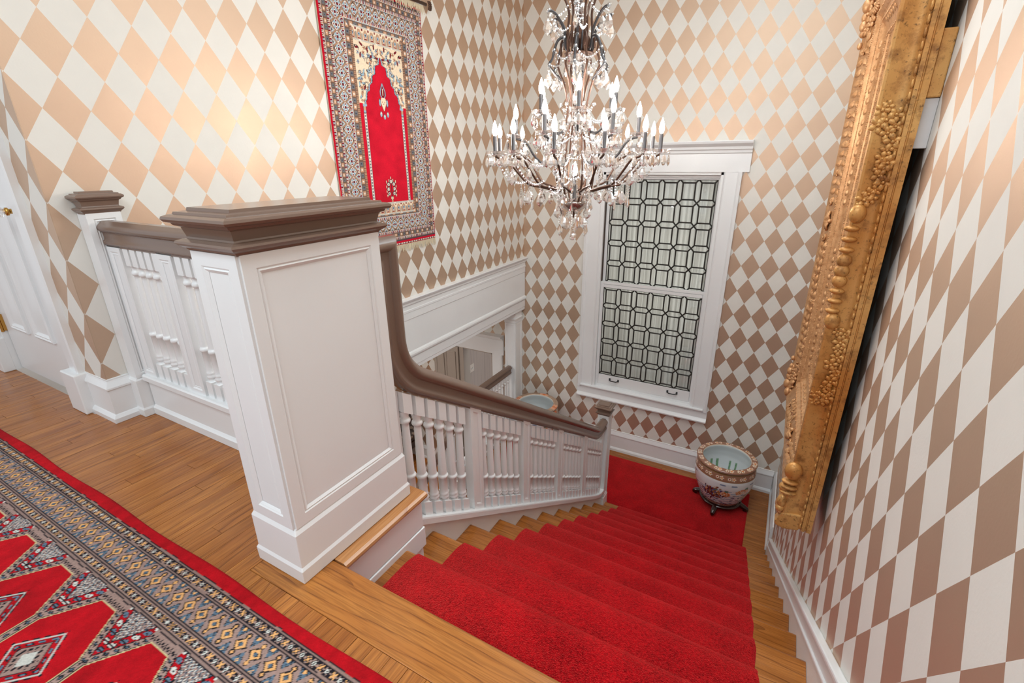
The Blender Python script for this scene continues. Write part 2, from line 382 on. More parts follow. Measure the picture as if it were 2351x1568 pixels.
# landing and lower hall
la = struct('floor_landing', MB().box(-2.74, XR, 3.80, YW, ZL - 0.25, ZL - 0.021), 'plaster')
ux = MB().box(0, 1, 0, 1, 0, 1).mesh('plank', 'oak_x')
y = 3.825; k = 0
while y < YW - 0.02:
    cuts = [-2.74, -2.74 + random.uniform(0.5, 1.3), -0.6 + random.uniform(-0.4, 0.5), 0.322]
    for a, b in zip(cuts[:-1], cuts[1:]):
        link('plank', ux, la, loc=(a, y + 0.0006, ZL - 0.02), scale=(b - a - 0.0012, min(PW, YW - y) - 0.0012, 0.02))
    y += PW
lf = struct('floor_lower', MB().box(-6.5, -1.25, 0.0, 7.6, ZG - 0.2, ZG - 0.02), 'plaster')
x = -6.2
while x < -2.9:
    link('plank', ub, lf, loc=(x, 1.2, ZG - 0.02), scale=(0.139, YW - 1.2, 0.02)); x += 0.14

# lower hall walls
wlo = MB().box(-6.5, -3.67, YW, YW + 0.15, ZG, -0.3).box(-3.16, -2.87, YW, YW + 0.15, ZG, -0.3).box(-3.67, -3.16, YW, YW + 0.15, -1.24, -0.3)
struct('wall_lower_back', wlo, 'wp_back')
struct('wall_lower_left', MB().box(-6.65, -6.5, 0.0, 7.6, ZG, -0.3), 'beige')
struct('wall_lower_front', MB().box(-6.5, -1.25, -0.15, 0.0, ZG, -0.3), 'beige')
struct('wall_parlour', MB().box(-3.92, -3.77, YW + 0.15, 7.6, ZG, -0.3).box(-3.77, -1.8, 7.6, 7.7, ZG, -0.3), 'stripes')
struct('ceiling_lower', MB().box(-6.5, XL - 0.25, 0.0, 7.6, -0.3, -0.284), 'ceil')

# big beam under the stair wall (left opening)
bm = [(0, 0.10), (0.058, 0.10), (0.06, 0.092), (0.05, 0.075), (0.036, 0.062), (0.034, 0.045), (0.022, 0.035), (0.022, 0.0), (0.026, -0.003), (0.026, -0.022), (0.022, -0.025),
      (0.022, -0.085), (0.016, -0.088), (0.016, -0.375), (0.03, -0.385), (0.036, -0.40), (0.034, -0.415), (0.022, -0.43), (0.018, -0.437), (0.018, -0.515), (0.014, -0.518), (0.014, -0.55), (-0.25, -0.55), (-0.25, -0.30), (0, -0.30)]
struct('trim_1', MB().prism([(XL + a, b) for a, b in bm], 'y', 0.98, YW - 0.002), 'white', bevel=0.0012, label='white moulded beam casing below the stair wall')
# pilaster under the beam
pl = sroot('trim_2', (-2.79, 4.96, ZL), 'white panelled pilaster beside the window wall')
px0, px1, py0, py1 = -2.875, -2.705, 4.87, YW - 0.003
MB().ring([(0, ZL), (0, -0.66)], px0 + 0.012, px1 - 0.012, py0 + 0.012, py1).obj('shaft', 'white', pl)
MB().ring([(0.006, -0.70), (0.006, -0.665), (0.018, -0.655), (0.02, -0.64), (0.012, -0.63), (0.012, -0.575), (0.03, -0.565), (0.036, -0.552)], px0 + 0.012, px1 - 0.012, py0 + 0.012, py1 - 0.04).obj('capital', 'white', pl)
MB().frame((px0 + 0.012, py0 + 0.012, ZL), (1, 0, 0), (0, 0, 1), (0, -1, 0), 0.146, 1.5, [(0, 0), (0, 0.006), (0.022, 0.006), (0.028, -0.004), (0.036, 0.001)]).obj('panel_frame', 'white', pl)
MB().frame((px1 - 0.012, py0 + 0.012, ZL), (0, 1, 0), (0, 0, 1), (1, 0, 0), py1 - py0 - 0.012, 1.5, [(0, 0), (0, 0.006), (0.03, 0.006), (0.036, -0.004), (0.044, 0.001)]).obj('panel_frame', 'white', pl)

# baseboards
BP = [(0, 0), (0.034, 0), (0.034, 0.028), (0.024, 0.045), (0.02, 0.05), (0.02, 0.205), (0.026, 0.212), (0.026, 0.222), (0.012, 0.255), (0.009, 0.262), (0.009, 0.27), (0, 0.272)]
struct('baseboard_back', MB().prism([(YW - a, ZL + b) for a, b in BP], 'x', -2.70, XR - 0.03), 'white')
struct('baseboard_right', MB().prism([(XR - a, ZL + b) for a, b in BP], 'y', 4.13, YW - 0.002), 'white')
BQ = [(a, b * 0.79) for a, b in BP]
struct('baseboard_left', MB().ring([(0.034, 0), (0.034, 0.022), (0.024, 0.036), (0.02, 0.04), (0.02, 0.162), (0.026, 0.168), (0.026, 0.176), (0.012, 0.20), (0.009, 0.207), (0.009, 0.213), (0, 0.215)], -2.95, XL, 0.852, 0.925, cap=False), 'white')
struct('baseboard_lower', MB().prism([(YW - a, ZG + b) for a, b in BQ], 'x', -6.5, -4.12), 'white')
struct('baseboard_corridor', MB().prism([(0.848 - a, b * 0.79) for a, b in BP], 'x', -5.6, -4.10), 'white')

# sloping skirting on the mirror wall
def slope_board(x0, x1, ya, yb, lo, hi):
    return MB().prism([(ya, nosing(ya) + lo), (yb, nosing(yb) + lo), (yb, nosing(yb) + hi), (ya, nosing(ya) + hi)], 'x', x0, x1)
sk = sroot('baseboard_stair', (XR, 2.4, -1.1), 'white sloping skirting along the mirror wall')
slope_board(0.323, XR, 0.45, 4.13, -0.36, 0.058).obj('board', 'white', sk, bevel=0.002)
slope_board(0.318, XR, 0.45, 4.125, 0.052, 0.068).obj('bead', 'white', sk, bevel=0.004)
slope_board(0.326, XR, 0.45, 4.06, 0.066, 0.132).obj('board', 'white2', sk)
slope_board(0.314, XR, 0.45, 4.03, 0.128, 0.152).obj('cap_moulding', 'white', sk, bevel=0.006)

# ------------------------------------------------------------------ window
W = sroot('window_1', (-1.17, YW, -1.54), 'white double hung sash window with leaded glass')
wx0, wx1 = -1.74, -0.585
cas = [(0, 0), (0, 0.034), (0.018, 0.038), (0.026, 0.03), (0.03, 0.022), (0.11, 0.022), (0.118, 0.026), (0.126, 0.014), (0.126, 0.0)]
for nm, xa, sgn in (('side_casing', -1.922, 1), ('side_casing', -0.428, -1)):
    wd_ = (wx0 + 1.922) if sgn > 0 else (-0.428 - wx1)
    MB().prism([(xa + sgn * a * (wd_ / 0.126), YW - b) for a, b in cas], 'z', -1.42, 1.06).obj(nm, 'white', W)
MB().prism([(YW, 1.055), (YW - 0.024, 1.055), (YW - 0.024, 1.215), (YW - 0.034, 1.222), (YW - 0.036, 1.245), (YW - 0.05, 1.252), (YW - 0.052, 1.275), (YW - 0.085, 1.30), (YW - 0.09, 1.318), (YW - 0.088, 1.324), (YW, 1.324)], 'x', -1.975, -0.372).obj('head_cornice', 'white', W, bevel=0.001)
MB().prism([(YW, -1.54), (YW - 0.05, -1.54), (YW - 0.052, -1.525), (YW - 0.03, -1.505), (YW - 0.024, -1.495), (YW - 0.022, -1.405), (YW, -1.405)], 'x', -1.93, -0.42).obj('apron', 'white', W)
MB().box(-1.89, -0.468, YW - 0.048, YW + 0.06, -1.405, -1.385).obj('sill', 'white', W, bevel=0.005)
MB().box(wx0, wx0 + 0.022, YW - 0.012, YW + 0.16, -1.385, 1.06).box(wx1 - 0.022, wx1, YW - 0.012, YW + 0.16, -1.385, 1.06).box(wx0, wx1, YW - 0.012, YW + 0.16, 1.03, 1.06).obj('jamb_lining', 'white2', W)
MB().box(wx0 + 0.022, wx0 + 0.03, YW + 0.02, YW + 0.05, -0.1, 1.03).obj('sash_track', 'dark', W)
gx0, gx1 = -1.682, -0.632
def sash(zb, zt, gb, gt, yp, nm):
    m = MB().frame((gx0 - 0.034, yp, zb), (1, 0, 0), (0, 0, 1), (0, -1, 0), gx1 - gx0 + 0.068, zt - zb, [(0, 0), (0, 0.03), (0.026, 0.03), (0.034, 0.02)])
    m.box(gx0, gx1, yp - 0.03, yp, zb + 0.034, gb).box(gx0, gx1, yp - 0.03, yp, gt, max(gt + 0.001, zt - 0.034))
    so = m.obj(nm, 'white', W)
    nx, ny = 6, 5; cw, ch = (gx1 - gx0) / nx, (gt - gb) / ny; a, b = 0.34 * cw, 0.36 * ch; yc = yp - 0.015
    t = MB(); r_ = 0.0078
    def bar(p, q): t.tube([(p[0], yc, p[1]), (q[0], yc, q[1])], r_, 6)
    for i in range(nx):
        for j in range(ny):
            cx, cz = gx0 + (i + 0.5) * cw, gb + (j + 0.5) * ch
            for s1, s2 in ((1, 1), (1, -1), (-1, -1), (-1, 1)):
                bar((cx + s1 * a, cz + s2 * b), (cx + s1 * cw / 2, cz + s2 * ch / 2))
            bar((cx - a, cz - b), (cx + a, cz - b)); bar((cx - a, cz + b), (cx + a, cz + b)); bar((cx - a, cz - b), (cx - a, cz + b)); bar((cx + a, cz - b), (cx + a, cz + b))
    t.box(gx0, gx1, yc - 0.004, yc + 0.004, gb - 0.002, gb + 0.006).box(gx0, gx1, yc - 0.004, yc + 0.004, gt - 0.006, gt + 0.002).box(gx0 - 0.002, gx0 + 0.006, yc - 0.004, yc + 0.004, gb, gt).box(gx1 - 0.006, gx1 + 0.002, yc - 0.004, yc + 0.004, gb, gt)
    t.obj('lead_came', 'lead', so, smooth=False)
    ga, gb2 = cw / 2 - a, ch / 2 - b
    def bev(poly, inset):
        n = len(poly); v = [(p[0], 0.002, p[1]) for p in poly] + [(p[0], -0.001, p[1]) for p in poly] + [(p[0] * inset, -0.003, p[1] * inset) for p in poly]
        f = [tuple(range(n)), tuple(range(2 * n, 3 * n))[::-1]]
        for q in range(2):
            for i in range(n): f.append((q * n + i, q * n + (i + 1) % n, (q + 1) * n + (i + 1) % n, (q + 1) * n + i))
        return MB().add(v, f).mesh('pane', 'pane')
    sq = bev([(-a, -b), (a, -b), (a, b), (-a, b)], 0.84)
    hh = bev([(-cw / 2, 0), (-a, -gb2), (a, -gb2), (cw / 2, 0), (a, gb2), (-a, gb2)], 0.8)
    vh = bev([(0, -ch / 2), (ga, -b), (ga, b), (0, ch / 2), (-ga, b), (-ga, -b)], 0.75)
    hb = bev([(-cw / 2, 0), (cw / 2, 0), (a, gb2), (-a, gb2)], 0.9); vb = bev([(0, -ch / 2), (ga, -b), (ga, b), (0, ch / 2)], 0.9)
    for i in range(nx):
        for j in range(ny): link('pane', sq, so, loc=(gx0 + (i + .5) * cw, yc, gb + (j + .5) * ch))
        for j in range(ny + 1):
            me = hb if j in (0, ny) else hh
            link('pane', me, so, loc=(gx0 + (i + .5) * cw, yc, gb + j * ch), scale=(1, 1, -1 if j == ny else 1))
    for i in range(nx + 1):
        for j in range(ny):
            link('pane', vb if i in (0, nx) else vh, so, loc=(gx0 + i * cw, yc, gb + (j + .5) * ch), scale=(-1 if i == nx else 1, 1, 1))
    return so
sash(-0.165, 1.03, -0.118, 0.985, YW + 0.085, 'upper_sash')
lo = sash(-1.385, -0.10, -1.232, -0.165, YW + 0.045, 'lower_sash')
for hx in (-1.487, -0.815):
    m = MB().tube([(hx - 0.05, YW + 0.012, -1.276), (hx - 0.048, YW - 0.008, -1.277), (hx - 0.03, YW - 0.016, -1.284), (hx + 0.03, YW - 0.016, -1.284), (hx + 0.048, YW - 0.008, -1.277), (hx + 0.05, YW + 0.012, -1.276)], 0.006, 8)
    m.box(hx - 0.06, hx - 0.042, YW + 0.008, YW + 0.016, -1.29, -1.262).box(hx + 0.042, hx + 0.06, YW + 0.008, YW + 0.016, -1.29, -1.262)
    m.obj('sash_lift', 'iron', W, smooth=True)
# sheer curtain behind the glass
nu = 420
cx = np.linspace(-1.73, -0.60, nu); fold = 0.016 * np.sin(cx * 118 + 1.5 * np.sin(cx * 9)) + 0.010 * np.sin(cx * 61 + 1.0) + 0.006 * np.sin(cx * 231)
mb = MB()
v = [(x, YW + 0.155 + d, z) for z in (-1.36, 1.05) for x, d in zip(cx, fold)]
mb.add(v, [(i, i + 1, nu + i + 1, nu + i) for i in range(nu - 1)])
cu = mb.obj('sheer_curtain', 'sheer', None, True, label='pleated white sheer curtain hanging behind the leaded window', category='curtain')
sm = cu.modifiers.new('thick', 'SOLIDIFY'); sm.thickness = 0.0015

# ------------------------------------------------------------------ corridor door
D = sroot('door_1', (-3.5, 0.87, 0), 'white panelled corridor door with brass knob')
dx0, dx1 = -3.96, -3.06
m = MB().box(dx0, dx1, 0.872, 0.905, 0.012, 2.04)
slab = m.obj('slab', 'white', D)
pw = 0.235
for xa in (-3.812, -3.482):
    for za, zb in ((0.29, 0.98), (1.12, 1.94)):
        MB().frame((xa, 0.872, za), (1, 0, 0), (0, 0, 1), (0, -1, 0), pw, zb - za, [(0, 0), (0.0, 0.012), (0.008, 0.016), (0.016, 0.012), (0.022, 0.014), (0.03, 0.004), (0.034, 0.002)], cap=True).obj('panel', 'white', slab)
kb = MB().lathe([(0.001, 0), (0.026, 0), (0.028, 0.004), (0.02, 0.008), (0.012, 0.012), (0.011, 0.03), (0.018, 0.034), (0.018, 0.042), (0.01, 0.046)], 20)
for i, p in enumerate(kb.v): kb.v[i] = (-3.118 + p[0], 0.871 - p[2], 0.972 + p[1])
kn = kb.obj('door_knob', 'brass', slab, smooth=True)
gb_ = MB().lathe([(0.004, 0.045), (0.012, 0.047), (0.024, 0.06), (0.027, 0.075), (0.022, 0.092), (0.01, 0.098), (0.001, 0.1)], 10)
for i, p in enumerate(gb_.v): gb_.v[i] = (-3.118 + p[0], 0.871 - p[2], 0.972 + p[1])
gb_.obj('glass_knob', 'crystal', D)
es = MB().lathe([(0.001, 0), (0.014, 0), (0.012, 0.004), (0.001, 0.004)], 16)
for i, p in enumerate(es.v): es.v[i] = (-3.148 + p[0] * 0.8, 0.871 - p[2], 0.905 + p[1] * 1.9)
eo = es.obj('keyhole_plate', 'brass', slab)
MB().box(-3.1505, -3.1455, 0.864, 0.869, 0.893, 0.915).obj('keyhole', 'iron', D)
for zz in (0.30, 1.75): MB().box(dx0 - 0.03, dx0 + 0.004, 0.858, 0.874, zz - 0.05, zz + 0.05).tube([(dx0 - 0.006, 0.853, zz - 0.055), (dx0 - 0.006, 0.853, zz + 0.055)], 0.008, 8).obj('hinge', 'brass', D)
MB().box(-3.055, -3.03, 0.845, 0.975, 0, 2.06).box(-3.99, -3.965, 0.845, 0.975, 0, 2.06).box(-3.99, -3.03, 0.845, 0.975, 2.04, 2.065).obj('jamb_lining', 'white', D)
cas2 = [(0, 0), (0, 0.03), (0.012, 0.034), (0.02, 0.022), (0.12, 0.022), (0.128, 0.018), (0.135, 0.018), (0.135, 0)]
MB().prism([(-2.905 - a, 0.848 - b) for a, b in cas2], 'z', 0.21, 2.07).obj('casing', 'white', D)
MB().prism([(-4.11 + a, 0.848 - b) for a, b in cas2], 'z', 0.21, 2.07).obj('casing', 'white', D)
MB().box(-4.13, -2.885, 0.795, 0.848, 2.07, 2.22).obj('casing_head', 'white', D, bevel=0.004)
MB().box(-3.045, -2.888, 0.79, 0.848, 0, 0.21).obj('plinth_block', 'white', D, bevel=0.005)
MB().box(-4.125, -3.965, 0.79, 0.848, 0, 0.21).obj('plinth_block', 'white', D, bevel=0.005)

# ------------------------------------------------------------------ lower hall door trim, open leaf, switch
T3 = sroot('trim_3', (-3.4, YW, ZG), 'white cased doorway of the lower hall')
MB().prism([(-3.005 - a, YW - b) for a, b in [(0, 0), (0, 0.034), (0.02, 0.036), (0.03, 0.024), (0.155, 0.024), (0.155, 0)]], 'z', ZG, -1.235).obj('casing', 'white', T3)
MB().box(-3.70, -3.63, YW - 0.03, YW, ZG, -1.235).obj('casing', 'greige', T3, bevel=0.004)
MB().box(-3.672, -3.655, YW - 0.02, YW + 0.16, ZG, -1.24).box(-3.175, -3.158, YW - 0.02, YW + 0.16, ZG, -1.24).box(-3.672, -3.158, YW - 0.02, YW + 0.16, -1.25, -1.235).obj('jamb_lining', 'greige', T3)
MB().prism([(YW, -1.235), (YW - 0.026, -1.235), (YW - 0.026, -1.03), (YW - 0.04, -1.02), (YW - 0.045, -1.0), (YW - 0.10, -0.975), (YW - 0.105, -0.955), (YW, -0.955)], 'x', -4.16, -2.985).obj('head_cornice', 'white', T3)
D2 = sroot('door_2', (-3.9, YW - 0.05, ZG), 'greige panelled door leaf folded back in the lower hall')
sl2 = MB().box(-4.13, -3.705, YW - 0.055, YW - 0.002, ZG + 0.01, -1.24).obj('slab', 'greige', D2)
for xa, xb in ((-4.09, -3.945), (-3.915, -3.745)):
    MB().frame((xa, YW - 0.055, ZG + 0.25), (1, 0, 0), (0, 0, 1), (0, -1, 0), xb - xa, 1.75, [(0, 0), (0.0, 0.014), (0.012, 0.016), (0.02, 0.004)], cap=True).obj('panel', 'greige', sl2)
sw = thing('light_switch', 'small square light switch plate on the striped lower hall wall', 'light switch', (-3.766, 5.42, -1.74))
q = onz = None
MB().frame((-3.77, 5.36, -1.79), (0, 1, 0), (0, 0, 1), (1, 0, 0), 0.12, 0.125, [(0, 0), (0, 0.004), (0.006, 0.008)], cap=True).obj('plate', 'plaster', sw)
for yy in (5.40, 5.44): MB().box(-3.762, -3.75, yy - 0.006, yy + 0.006, -1.74, -1.715).obj('toggle', 'white', sw)

# bench with cushion in the lower hall
bx0, bx1, by0, by1 = -5.35, -4.52, 4.55, 4.98
B = thing('hall_bench', 'dark wooden bench with oval dot upholstery in the lower hall', 'bench', ((bx0 + bx1) / 2, 4.77, ZG))
for a in (bx0 + 0.03, bx1 - 0.03):
    for b in (by0 + 0.03, by1 - 0.03): MB().lathe([(0.03, 0), (0.024, 0.1), (0.034, 0.16), (0.03, 0.30)], 10, (a, b, ZG)).obj('leg', 'walnut', B)
MB().box(bx0, bx1, by0, by1, ZG + 0.29, ZG + 0.40).obj('apron', 'walnut', B, bevel=0.006)
MB().box(bx0 + 0.01, bx1 - 0.01, by0 + 0.01, by1 - 0.01, ZG + 0.40, ZG + 0.52).obj('seat_cushion', 'dots', B, bevel=0.03)
MB().box(bx0, bx1, by1 - 0.06, by1, ZG + 0.40, ZG + 1.0).obj('backrest', 'dots', B, bevel=0.02)
cs = MB().ball((-4.85, 4.80, ZG + 0.70), 0.2, 16, (1.1, 0.45, 0.95))
for i, p in enumerate(cs.v):
    k = 1 + 0.09 * random.uniform(-1, 1); cs.v[i] = (-4.85 + (p[0] + 4.85) * k, 4.80 + (p[1] - 4.80) * k, ZG + 0.70 + (p[2] - ZG - 0.70) * k)
cs.obj('shaggy_cushion', 'black_fur', None, True, label='black shaggy cushion leaning on the dotted hall bench', category='cushion')
# ------------------------------------------------------------------ upper flight
ST = thing('staircase', 'oak staircase flight with white stringer running down to the window landing', 'staircase', (-0.41, 2.3, ZL))
XA, XB = -1.146, 0.322
for k in range(1, 12):
    z = -k * SH; yn = SY + k * SR; xa = -1.042 if k == 1 else XA
    yb = SY + (k - 1) * SR - 0.03
    MB().prism([(yb, z - 0.03), (yb, z), (yn - 0.012, z), (yn - 0.003, z - 0.005), (yn, z - 0.014), (yn - 0.003, z - 0.023), (yn - 0.012, z - 0.028), (yn - 0.03, z - 0.03)], 'x', xa, XB).obj('tread', 'oak_x', ST)
for k in range(1, 13):
    yb = SY + (k - 1) * SR - 0.03
    MB().box(-1.042 if k < 2 else XA, XB, yb - 0.018, yb, -k * SH, -(k - 1) * SH - 0.028).obj('riser', 'white2', ST)
# open side stringer with shoe rail
def strz(y): return -0.204 - 0.649 * (y - 1.18)
MB().prism([(1.10, strz(1.10) - 0.5), (3.80, strz(3.80) - 0.42), (3.80, strz(3.80) - 0.03), (1.10, strz(1.10) - 0.03)], 'x', -1.215, -1.147).obj('stringer', 'white2', ST)
MB().box(-1.19, -1.15, 0.75, 1.10, -1.2, -0.032).obj('stringer', 'white2', ST)
MB().prism([(0.72, nosing(0.72) - 0.42), (3.80, nosing(3.80) - 0.40), (3.80, nosing(3.80) - 0.34), (0.72, nosing(0.72) - 0.36)], 'x', XA, XB).obj('soffit', 'plaster', ST)
# boxed pier below the great newel, oak return nosing
pr_ = thing('pier_casing', 'white boarded casing under the big newel with oak nosing', 'casing', (-1.1, 0.92, -0.4))
MB().box(-1.145, -1.045, 0.715, 1.115, -0.40, -0.03).obj('upper_board', 'white', pr_)
MB().box(-1.145, -1.035, 0.715, 1.118, -0.155, -0.03).obj('fascia_board', 'white', pr_, bevel=0.003)
MB().box(-1.145, -1.031, 0.715, 1.122, -0.245, -0.158).obj('fascia_board', 'white', pr_, bevel=0.003)
MB().prism([(-1.30, -0.028), (-1.30, -0.001), (-1.028, -0.001), (-1.018, -0.006), (-1.016, -0.014), (-1.020, -0.024), (-1.03, -0.034), (-1.05, -0.036)], 'y', SY + 0.001, 1.135).obj('nosing', 'oak_pale', pr_)

# ------------------------------------------------------------------ carpets
def stair_profile(k0, k1, th):
    pts = []
    for k in range(k0, k1 + 1):
        z = -k * SH; yb = SY + (k - 1) * SR - 0.03; yn = SY + k * SR
        pts += [(yb + th, z + SH - 0.03), (yb + th + 0.002, z + th + 0.012), (yb + th + 0.014, z + th)]
        pts += [(yn - 0.075, z + th + 0.001), (yn - 0.05, z + th - 0.0004), (yn - 0.030, z + th - 0.003), (yn - 0.012, z + th - 0.0075), (yn + th * 0.4, z + th - 0.015), (yn + th, z - 0.016), (yn + th - 0.002, z - 0.026), (yn - 0.012, z - 0.034)]
    return pts
pts = stair_profile(1, 11, 0.011)
pts = pts + [(SY + 11 * SR - 0.03 + 0.011, -12 * SH + 0.001), (SY + 11 * SR - 0.031, -12 * SH + 0.001)]
c = MB(); n = len(pts)
cols = [(-0.995, 0.0), (-0.985, 1.0), (0.150, 1.0), (0.162, 0.0)]
# carpet body: closed sweep between the pile surface and the tread surface
back = stair_profile(1, 11, 0.0005); back = back + [(SY + 11 * SR - 0.0295, -12 * SH + 0.001), (SY + 11 * SR - 0.031, -12 * SH + 0.001)]
V = []; F = []
for xx, wgt in cols:
    for p, q in zip(pts, back): V.append((xx, q[0] + (p[0] - q[0]) * wgt, q[1] + (p[1] - q[1]) * wgt))
for i in range(3):
    for j in range(n - 1): F.append((i * n + j, (i + 1) * n + j, (i + 1) * n + j + 1, i * n + j + 1))
c.add(V, F).obj('stair_runner_carpet', 'red', None, True, label='plush red carpet runner covering the stair treads', category='carpet')
MB().frame((-2.62, 3.836, ZL + 0.0005), (1, 0, 0), (0, 1, 0), (0, 0, 1), 2.75, 1.071, [(0, 0), (0.003, 0.009), (0.012, 0.012)], cap=True).obj('landing_carpet', 'red', None, True, label='plush red carpet lying on the window landing', category='carpet')

# ------------------------------------------------------------------ lower flight
S2 = thing('lower_staircase', 'oak lower flight with red carpet seen between the balusters', 'staircase', (-2.0, 3.0, ZG))
for k in range(1, 6):
    z = ZL - k * SH; yn = 3.80 - k * SR
    MB().box(-2.74, -1.23, yn, yn + SR + 0.03, z - 0.03, z).obj('tread', 'oak_x', S2, bevel=0.006)
for k in range(1, 7):
    yb = 3.80 - (k - 1) * SR + 0.03
    MB().box(-2.74, -1.23, yb, yb + 0.018, ZL - k * SH, ZL - (k - 1) * SH - 0.03).obj('riser', 'white2', S2)
lc = MB(); pp = [(3.822, ZL + 0.012)]
for k in range(1, 7):
    yb = 3.80 - (k - 1) * SR; z = ZL - k * SH
    pp += [(yb - 0.012, ZL - (k - 1) * SH + 0.012), (yb - 0.012, ZL - (k - 1) * SH - 0.03), (yb + 0.02, ZL - (k - 1) * SH - 0.035), (yb + 0.02, z + 0.012)]
lc.add([(xx, a, b) for xx in (-2.57, -1.40) for a, b in pp], [(i, i + 1, len(pp) + i + 1, len(pp) + i) for i in range(len(pp) - 1)])
lo_c = lc.obj('lower_runner_carpet', 'red', None, False, label='red carpet on the lower flight below the landing', category='carpet')
sm = lo_c.modifiers.new('thick', 'SOLIDIFY'); sm.thickness = 0.01; sm.offset = 0

# ------------------------------------------------------------------ newels
def newel_cap(x0, x1, y0, y1, z0, z1, k=1.0):
    h = z1 - z0
    pr = [(-0.005, 0), (0.004, 0), (0.010, 0.08), (0.020, 0.14), (0.026, 0.20), (0.024, 0.25), (0.012, 0.29), (0.006, 0.30), (0.004, 0.34), (0.010, 0.56), (0.014, 0.585), (0.02, 0.60),
          (0.024, 0.66), (0.034, 0.69), (0.038, 0.75), (0.036, 0.81), (0.026, 0.85), (0.018, 0.86), (0.016, 0.91), (0.0, 0.925), (-0.004, 0.93), (-0.006, 1.0)]
    return MB().ring([(a * k, z0 + b * h) for a, b in pr], x0, x1, y0, y1)
NW = thing('newel_post', 'large white panelled newel with brown moulded cap at the stair head', 'newel post', (-1.18, 0.86, 0))
nx0, nx1, ny0, ny1 = -1.262, -1.081, 0.642, 1.081
MB().ring([(0.016, 0.0005), (0.017, 0.046), (0.012, 0.056), (0.0115, 0.17), (0.006, 0.182), (0.003, 0.188)], nx0, nx1, ny0, ny1).obj('base', 'white', NW, bevel=0.003)
MB().ring([(0, 0.186), (0, 0.968)], nx0, nx1, ny0, ny1).obj('shaft', 'white', NW, bevel=0.003)
newel_cap(nx0, nx1, ny0, ny1, 0.966, 1.069).obj('cap', 'brown', NW)
PF = [(0, 0), (0, 0.007), (0.034, 0.007), (0.038, 0.0035), (0.042, 0.006), (0.048, 0.002), (0.05, 0.0005)]
def panel(parent, O, U, V, N, w, h, prof=PF, mat='white', cap=False): return MB().frame(O, U, V, N, w, h, prof, cap).obj('panel_frame', mat, parent)
panel(NW, (nx1, ny0, 0.186), (0, 1, 0), (0, 0, 1), (1, 0, 0), ny1 - ny0, 0.782)
panel(NW, (nx0, ny0, 0.186), (1, 0, 0), (0, 0, 1), (0, -1, 0), nx1 - nx0, 0.782)
panel(NW, (nx1, ny1, 0.186), (-1, 0, 0), (0, 0, 1), (0, 1, 0), nx1 - nx0, 0.782)
panel(NW, (nx0, ny1, 0.186), (0, -1, 0), (0, 0, 1), (-1, 0, 0), ny1 - ny0, 0.782)
NL = thing('lower_newel_post', 'slim white newel with brown cap at the foot of the flight', 'newel post', (-1.18, 3.83, ZL))
lx0, lx1, ly0, ly1 = -1.232, -1.132, 3.775, 3.875
MB().ring([(0, ZL + 0.001), (0, -1.02)], lx0, lx1, ly0, ly1).obj('shaft', 'white', NL)
MB().ring([(0.008, -2.2), (0.008, -1.93), (0.002, -1.92)], lx0, lx1, ly0, ly1).obj('base', 'white', NL)
newel_cap(lx0, lx1, ly0, ly1, -1.025, -0.925, 0.75).obj('cap', 'brown', NL)
PS = [(0, 0), (0, 0.005), (0.018, 0.005), (0.022, 0.001)]
panel(NL, (lx0, ly0, -1.92), (1, 0, 0), (0, 0, 1), (0, -1, 0), 0.10, 0.895, PS); panel(NL, (lx1, ly0, -1.92), (0, 1, 0), (0, 0, 1), (1, 0, 0), 0.10, 0.895, PS)
HN = thing('half_newel_post', 'white half newel with brown cap against the harlequin wall', 'newel post', (-2.65, 0.99, 0))
hx0, hx1, hy0, hy1 = -2.688, -2.615, 0.935, 1.065
MB().ring([(0.014, 0.001), (0.014, 0.036), (0.009, 0.046), (0.009, 0.19), (0.002, 0.2)], hx0 + 0.015, hx1, hy0, hy1).obj('base', 'white', HN)
MB().ring([(0, 0.18), (0, 0.972)], hx0, hx1, hy0, hy1).obj('shaft', 'white', HN)
newel_cap(hx0 + 0.02, hx1, hy0, hy1, 0.97, 1.062, 0.62).obj('cap', 'brown', HN)
panel(HN, (hx1, hy0, 0.2), (0, 1, 0), (0, 0, 1), (1, 0, 0), hy1 - hy0, 0.772, [(0, 0), (0, 0.005), (0.024, 0.005), (0.028, 0.0), (0.033, 0.003), (0.037, 0.0005)])

